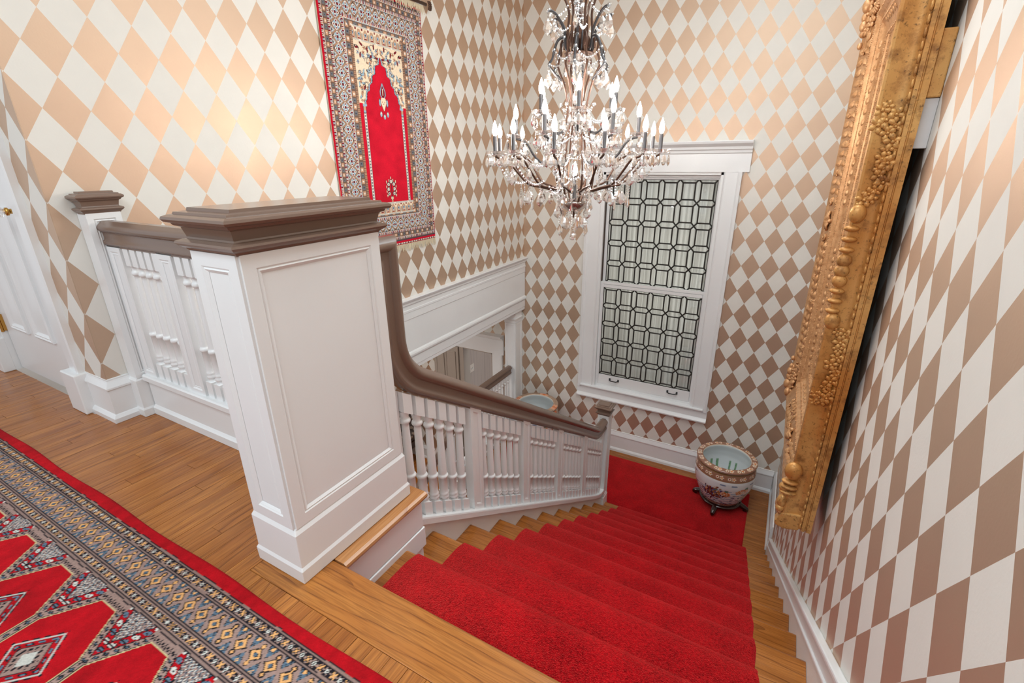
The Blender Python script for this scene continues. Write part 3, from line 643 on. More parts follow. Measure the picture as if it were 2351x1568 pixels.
# ------------------------------------------------------------------ balustrades
RH = [(0.014, 0.0), (0.022, -0.006), (0.026, -0.010), (0.034, -0.016), (0.039, -0.026), (0.039, -0.034), (0.034, -0.043), (0.027, -0.047), (0.024, -0.05), (0.0235, -0.072),
      (0.025, -0.080), (0.030, -0.086), (0.0325, -0.092), (0.031, -0.099), (0.026, -0.103), (0.022, -0.106), (0.022, -0.112)]
RAIL = RH + [(-a_, b_) for a_, b_ in RH[::-1]]
def baluster_mesh(L, top=0.075, bot=0.07, r=0.0135, half=0.0205, slope=0.0):
    m = MB()
    def block(z0, z1, sl0, sl1):
        v = []
        for z, sl in ((z0, sl0), (z1, sl1)):
            for sx, sy in ((-1, -1), (1, -1), (1, 1), (-1, 1)): v.append((sx * half, sy * half, z + sl * sy * half))
        m.add(v, [(0, 3, 2, 1), (4, 5, 6, 7), (0, 1, 5, 4), (1, 2, 6, 5), (2, 3, 7, 6), (3, 0, 4, 7)])
    block(0, bot, slope, -0.0 if not slope else slope * 1.0); block(L - top, L, slope, slope)
    t = L - top; H = t - bot
    prof = [(half * 0.95, bot - 0.012), (half * 0.8, bot + 0.004), (r * 1.02, bot + 0.012), (r * 1.35, bot + 0.017), (r * 1.42, bot + 0.023), (r * 1.2, bot + 0.029), (r * 1.25, bot + 0.033), (r * 1.35, bot + 0.037), (r * 1.2, bot + 0.043), (r * 1.12, bot + 0.05),
            (r * 1.2, bot + H * 0.295), (r * 1.42, bot + H * 0.30), (r * 1.5, bot + H * 0.315), (r * 1.42, bot + H * 0.33), (r * 1.15, bot + H * 0.335), (r * 1.15, bot + H * 0.35), (r * 0.92, t - 0.06), (r * 0.9, t - 0.045),
            (r * 1.25, t - 0.042), (r * 1.4, t - 0.034), (r * 1.25, t - 0.026), (r * 0.98, t - 0.022), (r * 1.05, t - 0.012), (half * 0.9, t + 0.002), (half * 0.95, t + 0.012)]
    m.lathe(prof, 14, cap=False)
    me = m.mesh('baluster', 'white'); me.polygons.foreach_set('use_smooth', [len(p.vertices) == 4 and i >= 12 for i, p in enumerate(me.polygons)])
    return me
# stair balustrade
XBAL = -1.172
SRL = thing('stair_railing', 'white balustrade with brown handrail sweeping down the red stairs', 'railing', (XBAL, 2.4, -1.2))
path = [(XBAL, 1.075, 0.934), (XBAL, 1.243, 0.934)]
def T(y): return 0.46 - 0.643 * (y - 1.249)
# ease: vertical drop, arc, slope
R_ = 0.20; th1 = math.atan(0.643)                 # slope angle below horizontal
yc_, yv = 1.243 + R_, 1.243
ze = T(1.243 + R_ - R_ * math.sin(th1) * 1.0) + 0.0
# arc centre at (yc_, zc): tangent to y = yv (vertical) and to slope line
zc = None
# point on the arc at slope tangency: (yc_ - R sin th, zc - R cos th)
yt = yc_ - R_ * math.sin(th1); zc = T(yt) + R_ * math.cos(th1)
path.append((XBAL, yv, zc))
for i in range(1, 13):
    a = (math.pi / 2 - th1) * i / 12
    ang = math.pi / 2 - a                          # from pi/2 (vertical tangent) to th1
    path.append((XBAL, yc_ - R_ * math.sin(ang), zc - R_ * math.cos(ang)))
ye = 3.60
path += [(XBAL, ye - 0.05, T(ye - 0.05)), (XBAL, ye - 0.02, T(ye - 0.02) + 0.002), (XBAL, ye + 0.01, T(ye) + 0.004), (XBAL, ye + 0.05, T(ye) - 0.002), (XBAL, 3.772, T(ye) - 0.002)]
MB().sweep(RAIL, path, (1, 0, 0)).obj('handrail', 'brown', SRL, True).modifiers.new('es', 'EDGE_SPLIT').split_angle = math.radians(35)
SHOE = [(-0.046, 0.0), (0.046, 0.0), (0.048, -0.006), (0.048, -0.03), (0.03, -0.034), (-0.03, -0.034), (-0.048, -0.03), (-0.048, -0.006)]
MB().sweep(SHOE, [(XBAL, 1.12, strz(1.12)), (XBAL, 3.50, strz(3.50)), (XBAL, 3.62, strz(3.62) + 0.006), (XBAL, 3.70, strz(3.70) + 0.022), (XBAL, 3.772, strz(3.772) + 0.06)], (1, 0, 0)).obj('shoe_rail', 'white', SRL)
BL = 0.575
bme = baluster_mesh(BL, 0.085, 0.07, 0.0165, 0.0238, -0.645)
ys = []
for i in range(6): ys.append(1.216 + 0.0685 * i)
for c0, n_ in ((1.755, 6), (2.283, 6), (2.812, 6), (3.338, 6)):
    for i in range(n_): ys.append(c0 + 0.0685 * i)
for yy in ys:
    z0 = strz(yy) - 0.003
    o = link('baluster', bme, SRL, loc=(XBAL, yy, z0))
def post(y0, y1, parent):
    yc2 = (y0 + y1) / 2
    z = lambda y: strz(y); zt = lambda y: T(y) - 0.125
    MB().prism([(y0, z(y0) - 0.003), (y1, z(y1) - 0.003), (y1, zt(y1)), (y0, zt(y0))], 'x', XBAL - 0.022, XBAL + 0.018).obj('panel_post', 'white', parent)
    d = 0.022
    for a, b in ((0.018, 0.0225), ):
        q = MB()
        Y = [y0, y1]; ins = [(0, 0.018), (0, 0.0225), (d, 0.0225), (d + 0.006, 0.0185)]
        v = []
        for e, hx in ins:
            v += [(XBAL + hx, y0 + e, z(y0 + e) + e * 1.4), (XBAL + hx, y1 - e, z(y1 - e) + e * 1.4), (XBAL + hx, y1 - e, zt(y1 - e) - e * 0.9), (XBAL + hx, y0 + e, zt(y0 + e) - e * 0.9)]
        q.add(v, [(4 * i + k2, 4 * i + (k2 + 1) % 4, 4 * i + 4 + (k2 + 1) % 4, 4 * i + 4 + k2) for i in range(3) for k2 in range(4)])
        q.obj('post_moulding', 'white', parent)
for a, b in ((1.628, 1.718), (2.158, 2.246), (2.686, 2.774), (3.214, 3.300)): post(a, b, SRL)
MB().prism([(3.69, strz(3.69)), (3.735, strz(3.735)), (3.735, T(3.60) - 0.11), (3.69, T(3.60) - 0.11)], 'x', XBAL - 0.02, XBAL + 0.018).obj('end_post', 'white', SRL)
MB().prism([(1.10, strz(1.1)), (1.19, strz(1.19)), (1.19, 0.36), (1.10, 0.45)], 'x', XBAL - 0.022, XBAL + 0.0).obj('end_post', 'white', SRL)
MB().prism([(1.082, 0.88), (1.13, 0.86), (1.13, 0.42), (1.082, 0.42)], 'x', XBAL - 0.02, XBAL + 0.03).obj('end_post', 'white', SRL)

# corridor balustrade
YBAL = 1.0
CR = thing('gallery_railing', 'white balustrade with brown handrail guarding the corridor edge', 'railing', (-1.95, YBAL, 0))
MB().sweep([(a, b) for a, b in RAIL], [(-2.612, YBAL, 0.94), (-1.265, YBAL, 0.94)], (0, -1, 0)).obj('handrail', 'brown', CR, True).modifiers.new('es', 'EDGE_SPLIT').split_angle = math.radians(35)
MB().prism([(YBAL - 0.038, 0.001), (YBAL + 0.036, 0.001), (YBAL + 0.036, 0.21), (YBAL + 0.03, 0.216), (YBAL - 0.04, 0.216), (YBAL - 0.046, 0.21), (YBAL - 0.046, 0.188), (YBAL - 0.034, 0.184), (YBAL - 0.026, 0.178), (YBAL - 0.026, 0.05), (YBAL - 0.032, 0.042), (YBAL - 0.038, 0.036)], 'x', -2.60, -1.28).obj('base_board', 'white', CR)
cbm = baluster_mesh(0.618, 0.078, 0.075, 0.0142, 0.0215)
for bay in range(3):
    x0 = -2.553 + 0.4075 * bay
    for i in range(5): link('baluster', cbm, CR, loc=(x0 + 0.091 + 0.0595 * i, YBAL, 0.214))
    if bay < 3:
        MB().box(x0 - 0.056 if bay else x0 - 0.06, x0 + 0.056, YBAL - 0.022, YBAL + 0.022, 0.214, 0.832).obj('panel_post', 'white', CR)
        MB().frame((x0 - 0.056, YBAL - 0.022, 0.216), (1, 0, 0), (0, 0, 1), (0, -1, 0), 0.112, 0.614, [(0, 0), (0, 0.005), (0.02, 0.005), (0.026, 0.0), (0.032, 0.002), (0.035, 0.0005)]).obj('post_moulding', 'white', CR)

# landing guard and lower flight railing
XG = -2.80
GR = thing('landing_railing', 'white balustrade with brown handrail beside the landing and lower flight', 'railing', (XG, 4.3, ZL))
zr = -1.275
pth = [(XG, 4.868, zr), (XG, 3.93, zr), (XG, 3.85, zr - 0.03)] + [(XG, 3.80 - i * 0.3, zr - 0.065 - 0.649 * i * 0.3) for i in range(0, 5)]
MB().sweep(RAIL, pth[::-1], (1, 0, 0)).obj('handrail', 'brown', GR, True).modifiers.new('es', 'EDGE_SPLIT').split_angle = math.radians(35)
MB().box(XG - 0.035, XG + 0.035, 3.83, 4.868, ZL - 0.25, ZL + 0.13).obj('curb', 'white', GR, bevel=0.003)
MB().box(XG - 0.042, XG + 0.05, 3.83, 4.868, ZL + 0.125, ZL + 0.15).obj('shoe_rail', 'white', GR, bevel=0.004)
MB().box(XG + 0.035, XG + 0.048, 3.83, 4.868, ZL, ZL + 0.035).obj('curb_bead', 'white', GR)
gm = baluster_mesh(zr - 0.11 - (ZL + 0.15), 0.07, 0.07, 0.0125, 0.019)
for i in range(14): link('baluster', gm, GR, loc=(XG, 4.83 - 0.069 * i, ZL + 0.148))
MB().prism([(3.83, ZL - 0.30), (3.83, ZL + 0.14), (2.05, ZL + 0.14 - 0.649 * 1.78), (2.05, ZG), (2.3, ZG)], 'x', XG - 0.03, XG + 0.03).obj('stringer', 'white', GR)
gs = baluster_mesh(0.70, 0.085, 0.07, 0.0125, 0.019, 0.645)
for i in range(17):
    yy = 3.77 - 0.072 * i; link('baluster', gs, GR, loc=(XG, yy, ZL + 0.13 - 0.649 * (3.83 - yy)))
MB().box(XG - 0.06, XG + 0.06, 2.44, 2.56, ZG, -2.0).obj('foot_post', 'white', GR)
newel_cap(XG - 0.06, XG + 0.06, 2.44, 2.56, -2.0, -1.90, 0.8).obj('foot_post_cap', 'brown', GR)
# ------------------------------------------------------------------ woven patterns (knot by knot colours)
def K(r, g, b): return np.array([L1(r), L1(g), L1(b)])
def put(C, m, col): C[m] = col
def smooth_noise(shape, cells, seed):
    g = np.random.default_rng(seed).random((cells[0] + 2, cells[1] + 2))
    y = np.linspace(0, cells[0], shape[0]); x = np.linspace(0, cells[1], shape[1]); yi = y.astype(int); xi = x.astype(int); fy = (y - yi)[:, None]; fx = (x - xi)[None]
    a = g[yi][:, xi]; b = g[yi][:, xi + 1]; c = g[yi + 1][:, xi]; d = g[yi + 1][:, xi + 1]
    return (a * (1 - fx) + b * fx) * (1 - fy) + (c * (1 - fx) + d * fx) * fy
def wrap(t, p): return (t + p / 2) % p - p / 2
def lines(C, d, lo, hi, tan, blk):
    m = (d >= lo) & (d < hi); put(C, m, tan); t = (d - lo) / (hi - lo)
    put(C, m & ((t < 0.28) | (t > 0.72)), blk)

def prayer_rug():
    st = 0.0034; yc = 2.881; hw = 0.496; z0, z1 = 0.548, 2.262
    nu = int(2 * hw / st) + 1; nv = int((z1 - z0) / st) + 1
    y = np.linspace(yc - hw, yc + hw, nu)[None].repeat(nv, 0); z = np.linspace(z0, z1, nv)[:, None].repeat(nu, 1)
    u = y - yc; a = np.abs(u)
    red, dkred, cream, blue, dkb, tan, brn, white, grey, black = K(196, 20, 44), K(120, 20, 34), K(228, 210, 184), K(150, 178, 196), K(60, 66, 82), K(196, 152, 122), K(112, 88, 76), K(222, 216, 206), K(110, 112, 116), K(42, 36, 40)
    C = np.zeros((nv, nu, 3)); C[:] = brn
    zb, zt = z0 + 0.034, z1 - 0.034
    dx = hw - a; dz = np.minimum(z - zb, zt - z); d = np.minimum(dx, dz); t = np.where(dx < dz, z, u)
    def urow(lo, hi):
        m = (d >= lo) & (d < hi); s = (d - lo) / (hi - lo); q = wrap(t, 0.0215)
        put(C, m, brn); put(C, m & (np.abs(q) < 0.0085), blue); put(C, m & (np.abs(q) < 0.0068) & (s < 0.85), white); put(C, m & (np.abs(q) < 0.0042) & (s < 0.7), dkred)
        put(C, m & (np.abs(wrap(t + 0.01075, 0.0215)) < 0.0025) & (s > 0.3), tan); put(C, m & (s > 0.93), black)
    def boxes(lo, hi):
        m = (d >= lo) & (d < hi); s = (d - lo) / (hi - lo) - 0.5; w_ = (hi - lo); q = wrap(t, w_ * 2.0)
        put(C, m, brn); b = m & (np.abs(s) < 0.34)
        put(C, b & (np.abs(q) < w_ * 0.38), tan); put(C, b & (np.abs(q) < w_ * 0.14) & (np.abs(s) < 0.14), white)
        q2 = wrap(t + w_, w_ * 2.0); put(C, b & (np.abs(q2) < w_ * 0.34), grey); put(C, b & (np.abs(q2) < w_ * 0.12) & (np.abs(s) < 0.14), dkb)
    urow(0.012, 0.034); boxes(0.034, 0.066); urow(0.066, 0.090)
    m = (d >= 0.090) & (d < 0.176); p = d - 0.133; q = wrap(t - 1.913 * (dx < dz), 0.067)
    put(C, m, dkb); lz = np.abs(p) / 0.047 + np.abs(q) / 0.036
    rr = np.hypot(p, q); an = np.arctan2(q, p)
    put(C, m & (lz > 1.1), brn); put(C, m & (lz > 1.2) & (lz < 1.3), tan); put(C, m & (lz > 1.34) & (lz < 1.62), blue); put(C, m & (lz > 1.44) & (lz < 1.52), white)
    put(C, m & (lz <= 1.1), tan); put(C, m & (lz < 1.0), brn * 0.8); put(C, m & (lz < 0.9), K(78, 62, 58))
    put(C, m & (rr < 0.030 + 0.003 * np.cos(8 * an)) & (lz < 0.9), white)
    ray8 = np.cos(4 * an); put(C, m & (rr > 0.010) & (rr < 0.026) & (ray8 < 0.15) & (lz < 0.88), blue)
    put(C, m & (rr > 0.015) & (rr < 0.024) & (ray8 > 0.55), dkred); put(C, m & (rr < 0.0065), dkred); put(C, m & (rr > 0.0065) & (rr < 0.009), black)
    urow(0.176, 0.200); boxes(0.200, 0.240)
    m = (d >= 0.240) & (d < 0.262); put(C, m, tan * 0.8); put(C, m & (np.abs(wrap(t, 0.012)) < 0.003), brn)
    F = (a < 0.234)
    # arcade panels at head and foot of the field
    for lo_, hi_ in ((1.922, 2.008), (0.795, 0.882)):
        m = F & (z >= lo_) & (z < hi_); s = (z - lo_) / (hi_ - lo_); q = wrap(u, 0.0585); aq = np.abs(q)
        put(C, m, grey); put(C, m & ((np.abs(wrap(u + z, 0.010)) < 0.0035)), white)
        mi = m & (s > 0.13) & (s < 0.87); put(C, mi, cream); w_ = 0.021 - np.clip((s - 0.52) * 0.05, 0, 0.02)
        put(C, mi & (aq < w_) & (s < 0.82), brn); put(C, mi & (aq < w_ - 0.003) & (s < 0.80), tan)
        put(C, mi & (np.hypot(q / 1.0, (s - 0.48) * 0.085) < 0.011), blue); put(C, mi & (np.hypot(q, (s - 0.48) * 0.085) < 0.005), dkb)
        put(C, mi & (aq < 0.011) & (s > 0.19) & (s < 0.25), dkred); put(C, mi & (aq < 0.012) & (s > 0.25) & (s < 0.30), white)
        put(C, mi & (np.abs(wrap(u + 0.02925, 0.0585)) < 0.006) & (s > 0.72), dkred); put(C, mi & (np.abs(wrap(u + 0.02925, 0.0585)) < 0.003) & (s < 0.6), grey)
    f = F & (z >= 0.882) & (z < 1.922)
    put(C, f, cream)
    # scattered flowers in the cream spandrels (mirrored)
    r2 = np.random.default_rng(5)
    for i in range(95):
        fa, fz = r2.uniform(0.01, 0.225), r2.uniform(1.56, 1.91); kind = r2.integers(0, 5); ca = fa; dd = np.hypot(a - ca, z - fz); th = np.arctan2(z - fz, a - ca)
        col = [blue, tan, dkred, tan, blue][kind]; ph = r2.uniform(0, 6.28)
        if kind < 2:
            rad = 0.0125 * (0.75 + 0.25 * np.cos(5 * th + ph)); put(C, f & (dd < rad + 0.0018), K(70, 60, 58)); put(C, f & (dd < rad), col); put(C, f & (dd < 0.004), dkred)
        else:
            e = (a - ca) * math.cos(ph) + (z - fz) * math.sin(ph); g = -(a - ca) * math.sin(ph) + (z - fz) * math.cos(ph); el = (e / 0.015) ** 2 + (g / 0.006) ** 2
            put(C, f & (el < 1.6), K(70, 60, 58)); put(C, f & (el < 1.0), col)
    for i in range(16):
        fa, fz = r2.uniform(0.03, 0.22), r2.uniform(1.58, 1.9); rr2 = np.hypot(a - fa, z - fz); put(C, f & (np.abs(rr2 - r2.uniform(0.015, 0.03)) < 0.0016) & (np.arctan2(z - fz, a - fa) > -0.6), black)
    # mihrab
    zz_ = [0.0, 1.560, 1.566, 1.575, 1.618, 1.626, 1.634, 1.670, 1.678, 1.686, 1.727, 1.735, 1.743, 1.792, 1.800, 1.806, 1.85, 1.852]
    ww_ = [0.172, 0.172, 0.168, 0.158, 0.150, 0.142, 0.124, 0.118, 0.108, 0.092, 0.086, 0.076, 0.056, 0.050, 0.034, 0.012, 0.001, -0.05]
    w_ = np.interp(z, zz_, ww_)
    hook = np.zeros_like(a, dtype=bool)
    for hz, ha in ((1.566, 0.158), (1.626, 0.135), (1.678, 0.103), (1.735, 0.07), (1.800, 0.028)):
        hook |= (np.hypot(a - ha - 0.004, (z - hz + 0.012)) < 0.012)
    put(C, f & (z > 1.545) & (a < w_ + 0.016), black); put(C, f & (z > 1.545) & (a < w_ + 0.013), blue); put(C, f & (z > 1.545) & (a < w_ + 0.0045), black)
    redm = f & (a < w_); rn = smooth_noise((nv, nu), (40, 22), 3) * 0.6 + smooth_noise((nv, nu), (9, 6), 4) * 0.4
    R3 = red[None, None] * (0.72 + 0.5 * rn)[..., None]
    C[redm] = R3[redm]
    m = f & hook & (z > 1.54); put(C, m & ~redm, blue)
    low = f & (z < 1.535); C[low] = R3[low]
    m = f & (a > 0.178) & (a < 0.206) & (z < 1.545); put(C, m, dkb); m2 = m & (a > 0.182) & (a < 0.202); put(C, m2, white)
    put(C, m2 & (np.hypot(a - 0.192, wrap(z, 0.021)) < 0.0072), grey); put(C, m2 & (z > 1.49), blue); put(C, m & (np.abs(z - 1.49) < 0.003), black); put(C, m2 & (z > 1.505) & (z < 1.53), tan)
    put(C, f & (a > 0.166) & (a < 0.216) & (z > 1.533) & (z < 1.547), blue)
    put(C, f & (a > 0.206) & (z < 1.55), red * 0.95)
    # hanging lamp, vase
    put(C, f & (a < 0.0015) & (z > 1.70) & (z < 1.80), black)
    lw = np.interp(z, [1.60, 1.615, 1.64, 1.70], [0.018, 0.030, 0.032, 0.0]); m = f & (z > 1.60) & (z < 1.70)
    put(C, m & (a < lw), dkb); put(C, m & (a < lw - 0.003), blue); put(C, m & (a < lw - 0.010), dkred); put(C, m & (a < 0.004) & (z > 1.615) & (z < 1.66), cream)
    vw = np.interp(z, [1.515, 1.535, 1.57, 1.59, 1.60], [0.001, 0.012, 0.028, 0.024, 0.015]); m = f & (z > 1.515) & (z < 1.602)
    put(C, m & (a < vw + 0.003), black); put(C, m & (a < vw), cream); put(C, m & (np.hypot(a - 0.012, z - 1.572) < 0.006), tan); put(C, m & (np.hypot(a, z - 1.56) < 0.005), dkred)
    el = ((a - 0.037) / 0.008) ** 2 + ((z - 1.567) / 0.022) ** 2; put(C, f & (el < 1.5), dkb); put(C, f & (el < 1), blue)
    for ca, cz in ((0.0, 1.476), (0.034, 1.492)):
        el = ((a - ca) / 0.010) ** 2 + ((z - cz) / 0.016) ** 2; put(C, f & (el < 1.4), dkb); put(C, f & (el < 1), blue); put(C, f & (el < 0.6) & (z > cz + 0.003), cream)
    # flower spray at the foot
    put(C, f & (np.hypot(a / 0.9, z - 0.912) < 0.017), black); put(C, f & (np.hypot(a / 0.9, z - 0.912) < 0.014), cream * 0.8); put(C, f & (a < 0.006) & (z < 0.90), tan)
    put(C, f & (a < 0.002) & (z > 0.92) & (z < 1.03), black)
    for ca, cz in ((0.0, 1.032), (0.028, 1.012), (0.031, 0.978), (0.026, 0.945)):
        dd = np.hypot(a - ca, z - cz); th = np.arctan2(z - cz, a - ca); put(C, f & (dd < 0.0165), black); put(C, f & (dd < 0.014 * (0.8 + 0.2 * np.cos(8 * th))), white); put(C, f & (dd < 0.0045), dkb)
    for ca, cz in ((0.048, 1.03), (0.052, 0.995), (0.05, 0.96), (0.046, 0.932), (0.0, 1.058), (0.02, 1.04)):
        el = ((a - ca) / 0.004) ** 2 + ((z - cz) / 0.010) ** 2; put(C, f & (el < 2), black); put(C, f & (el < 1), cream)
    # selvedge and end strips
    put(C, (dx < 0.012), red * 0.9); e = (z < zb) | (z > zt); put(C, e, red); s = np.minimum(z - z0, z1 - z)
    put(C, e & (s < 0.014) & (s > 0.006), black); put(C, e & (s < 0.014) & (s > 0.006) & (np.abs(wrap(u, 0.03)) < 0.010), white); put(C, (s > 0.034) & (s < 0.040) & (dx > 0.012), dkb)
    C *= (0.9 + 0.2 * np.random.default_rng(1).random((nv, nu)))[..., None]
    X = XL + 0.018 + 0.004 * np.sin(z * 2.1) * np.sin(u * 5) + 0.0
    edge = np.minimum(dx, s); X = X - 0.006 * np.clip(1 - edge / 0.008, 0, 1)
    return grid_mesh('pile', nu, nv, np.stack([X, y, z], -1), C, 'rug'), (yc, hw, z0, z1)
HR = thing('hanging_rug', 'red prayer rug with floral borders hung on the harlequin stair wall', 'rug', (XL + 0.01, 2.88, 0.5))
me, (yc, hw, z0, z1) = prayer_rug()
link('pile', me, HR)
MB().box(XL + 0.003, XL + 0.012, yc - hw + 0.002, yc + hw - 0.002, z0, z1).obj('backing', 'fringe', HR)
for nm, zz, sg in (('bottom_fringe', z0, -1), ('top_fringe', z1, 1)):
    m = MB(); yy = yc - hw + 0.006
    while yy < yc + hw:
        ln = random.uniform(0.04, 0.062); dy = random.uniform(-0.009, 0.012); dxx = random.uniform(0, 0.012)
        xb = XL + 0.014 if sg < 0 else XL + 0.044
        m.tube([(xb, yy, zz), (xb + dxx * 0.4, yy + dy * 0.3, zz + (sg * ln * 0.5 if sg < 0 else -ln * 0.5)), (xb + dxx, yy + dy, zz - ln)], [0.0026, 0.0024, 0.0016], 4); yy += 0.0068
    m.obj(nm, 'fringe', HR, kind='stuff')
RD = thing('rug_rod', 'slim metal rod with leaf finial above the hanging rug', 'rod', (XL + 0.03, 2.88, 2.28))
MB().tube([(XL + 0.035, 2.30, 2.283), (XL + 0.035, 3.42, 2.283)], 0.011, 10).obj('rod', 'bronze', RD, True)
for sg, yb in ((1, 3.42), (-1, 2.30)):
    m = MB()
    for k in range(5):
        a = (k - 2) * 0.45; m.ball((XL + 0.035, yb + sg * (0.03 + 0.02 * math.cos(a)), 2.283 + 0.03 * math.sin(a)), 0.02, 6, (0.35, 1.2, 0.45))
    m.obj('finial', 'bronze', RD, True)

def runner_rug():
    st = 0.0034; x0, x1 = -3.55, 0.10; yc = 0.131; hw = 0.401
    nu = int((x1 - x0) / st) + 1; nv = int(2 * hw / st) + 1
    x = np.linspace(x0, x1, nu)[None].repeat(nv, 0); y = np.linspace(yc - hw, yc + hw, nv)[:, None].repeat(nu, 1)
    d = hw - np.abs(y - yc); yy = np.abs(y - yc)
    red, tan, blk, org, blu, white, dkr, gry, yel = K(176, 10, 24), K(156, 130, 122), K(30, 27, 34), K(222, 168, 110), K(82, 102, 120), K(206, 206, 200), K(150, 8, 22), K(150, 148, 140), K(200, 184, 140)
    C = np.zeros((nv, nu, 3)); rn = smooth_noise((nv, nu), (30, 200), 8) * 0.5 + smooth_noise((nv, nu), (9, 34), 9) * 0.5
    R3 = red[None, None] * (0.62 + 0.72 * rn)[..., None]; C[:] = R3
    jit = 0.0012 * (smooth_noise((nv, nu), (3, 130), 12) - 0.5) * 2; d = d + jit
    lines(C, d, 0.038, 0.049, tan * 0.8, blk); lines(C, d, 0.069, 0.080, tan * 0.8, blk); lines(C, d, 0.152, 0.162, tan * 0.8, blk); lines(C, d, 0.186, 0.198, tan * 0.8, blk)
    for lo_, hi_ in ((0.049, 0.069), (0.162, 0.186)):
        m = (d >= lo_) & (d < hi_); q = wrap(x, 0.044); p = d - (lo_ + hi_) / 2; put(C, m, tan)
        q2 = wrap(x + 0.011, 0.022); put(C, m & (np.abs(q2) < 0.0042) & (np.abs(np.abs(p) - 0.006) < 0.0035), blk)
        put(C, m & (np.abs(q) / 0.007 + np.abs(p) / 0.009 < 1.25), blk); put(C, m & (np.abs(q) / 0.007 + np.abs(p) / 0.009 < 0.85), white); put(C, m & (np.abs(q) / 0.007 + np.abs(p) / 0.009 < 0.3), blk)
        q = wrap(x + 0.022, 0.044); cr = (np.abs(np.abs(q) - np.abs(p)) < 0.0028) & (np.abs(q) < 0.0075); put(C, m & (np.abs(q) < 0.009) & (np.abs(p) < 0.009) & (np.abs(np.abs(q) - np.abs(p)) < 0.0055), blk); put(C, m & cr, org)
    m = (d >= 0.080) & (d < 0.152); p = d - 0.116; ap = np.abs(p); P_ = 0.0588; q = wrap(x + 1.3949, P_); aq = np.abs(q); q2 = wrap(x + 1.3949 + P_ / 2, P_); aq2 = np.abs(q2)
    put(C, m, tan)
    lz = aq / 0.019 + ap / 0.0165; put(C, m & (lz < 1.25), blk); put(C, m & (lz < 1.0), org); put(C, m & (lz < 0.48), blk); put(C, m & (lz < 0.38), blu)
    for cp in (0.0235,):
        c1 = (aq < 0.0078) & (np.abs(ap - cp) < 0.0085) & ((aq < 0.0045) | (np.abs(ap - cp) < 0.0045)); put(C, m & c1, blk)
        c2 = (aq < 0.0056) & (np.abs(ap - cp) < 0.0062) & ((aq < 0.0019) | (np.abs(ap - cp) < 0.0021)); put(C, m & c2, org)
    tr = aq2 / 0.0165 + (0.036 - ap) / 0.030; mt = m & (ap > 0.006) & (tr < 1.0); put(C, mt, blu); put(C, m & (ap > 0.006) & (tr >= 0.9) & (tr < 1.04), blk)
    put(C, mt & (np.abs(tr - 0.62) < 0.07), blk); put(C, mt & (tr < 0.42), blk); put(C, mt & (np.hypot(aq2, ap - 0.031) < 0.0052), org); put(C, mt & (np.abs(wrap(x + y * 0.9, 0.0068)) < 0.0012), blu * 1.35)
    # field of guls
    F = d >= 0.198; PG = 0.2645; xc = wrap(x + 1.475, PG); ax = np.abs(xc)
    w_ = np.where(yy > 0.06, 0.037 + (0.175 - yy) * (0.081 / 0.115), 0.118); s = np.where(yy > 0.06, (ax - w_) * 0.82, ax - w_); s = np.where((yy > 0.175) & (ax < 0.05), np.maximum(s, yy - 0.175), s)
    o = F & (s > 0); put(C, o, gry)
    put(C, o & (s < 0.0035), yel); put(C, o & (s >= 0.0035) & (s < 0.0058), blk); b = o & (s >= 0.0058) & (s < 0.0225); put(C, b, tan * 1.12)
    t = np.where(yy > 0.06, yy * 1.25, yy); q = wrap(t, 0.0215); sm_ = s - 0.014; put(C, b & (np.abs(q) / 0.0085 + np.abs(sm_) / 0.0075 < 1), blk); put(C, b & (np.abs(q) / 0.0085 + np.abs(sm_) / 0.0075 < 0.42), blu)
    put(C, o & (s >= 0.0225) & (s < 0.0255), blk); r = o & (s >= 0.0255) & (s < 0.047); C[r] = R3[r]
    q = wrap(t + 0.004, 0.026); e = np.hypot(q, s - 0.0362); alt = np.floor((t + 0.017) / 0.026) % 2; put(C, r & (e < 0.0098), blk); put(C, r & (e < 0.008) & (alt < 1), white); put(C, r & (e < 0.008) & (alt >= 1), blu * 1.3); put(C, r & (np.abs(q) < 0.0012), blk); put(C, r & (e < 0.0025), blk)
    put(C, o & (s >= 0.047) & (s < 0.050), blk); i_ = o & (s >= 0.050); put(C, i_, tan); put(C, i_ & (np.sin(x * 700) * np.sin(y * 520 + x * 200) > 0.2), white); put(C, i_ & (np.sin(x * 520 + 2) * np.sin(y * 640) > 0.45), blk); put(C, i_ & (np.sin(x * 400 + y * 300) > 0.86), blu)
    tp = F & (yy > 0.175) & (ax < 0.062) & (s > 0.004); put(C, tp, tan); put(C, tp & (np.abs(wrap(x, 0.012)) * 1.6 + 0.178 < yy) & (np.abs(wrap(x, 0.012)) * 1.6 + 0.184 > yy), blk); put(C, F & (yy > 0.175) & (yy < 0.179) & (ax < 0.037), yel)
    # small inner guls
    g = ax / 0.088 + yy / 0.089; gi = F & (g < 1); st_ = np.abs(wrap(yy, 0.018)) < 0.005
    put(C, F & (g < 1.0) & (g > 0.90) & st_, blk); put(C, F & (g < 0.93) & (g > 0.86), white * 0.85); put(C, F & (g < 0.86) & (g > 0.83), blk); q = wrap(yy, 0.02)
    put(C, F & (np.abs(g - 0.73) < 0.06) & (np.abs(q) < 0.006), blk); put(C, F & (np.abs(g - 0.73) < 0.045) & (np.abs(q) < 0.0042), blu * 1.5); put(C, F & (g < 0.60) & (g > 0.56), blk); put(C, F & (g < 0.56), tan); put(C, F & (g < 0.5) & (np.sin(xc * 330) * np.sin(yy * 300) > 0.25), blk); put(C, F & (g < 0.28), white * 0.9)
    C *= (0.88 + 0.24 * np.random.default_rng(2).random((nv, nu)))[..., None]
    e = hw - np.abs(y - yc); wav = 0.004 * np.sin(x * 9 + 1) * np.clip(1 - e / 0.02, 0, 1)
    Z = 0.0135 - 0.011 * np.clip(1 - e / 0.010, 0, 1) ** 2
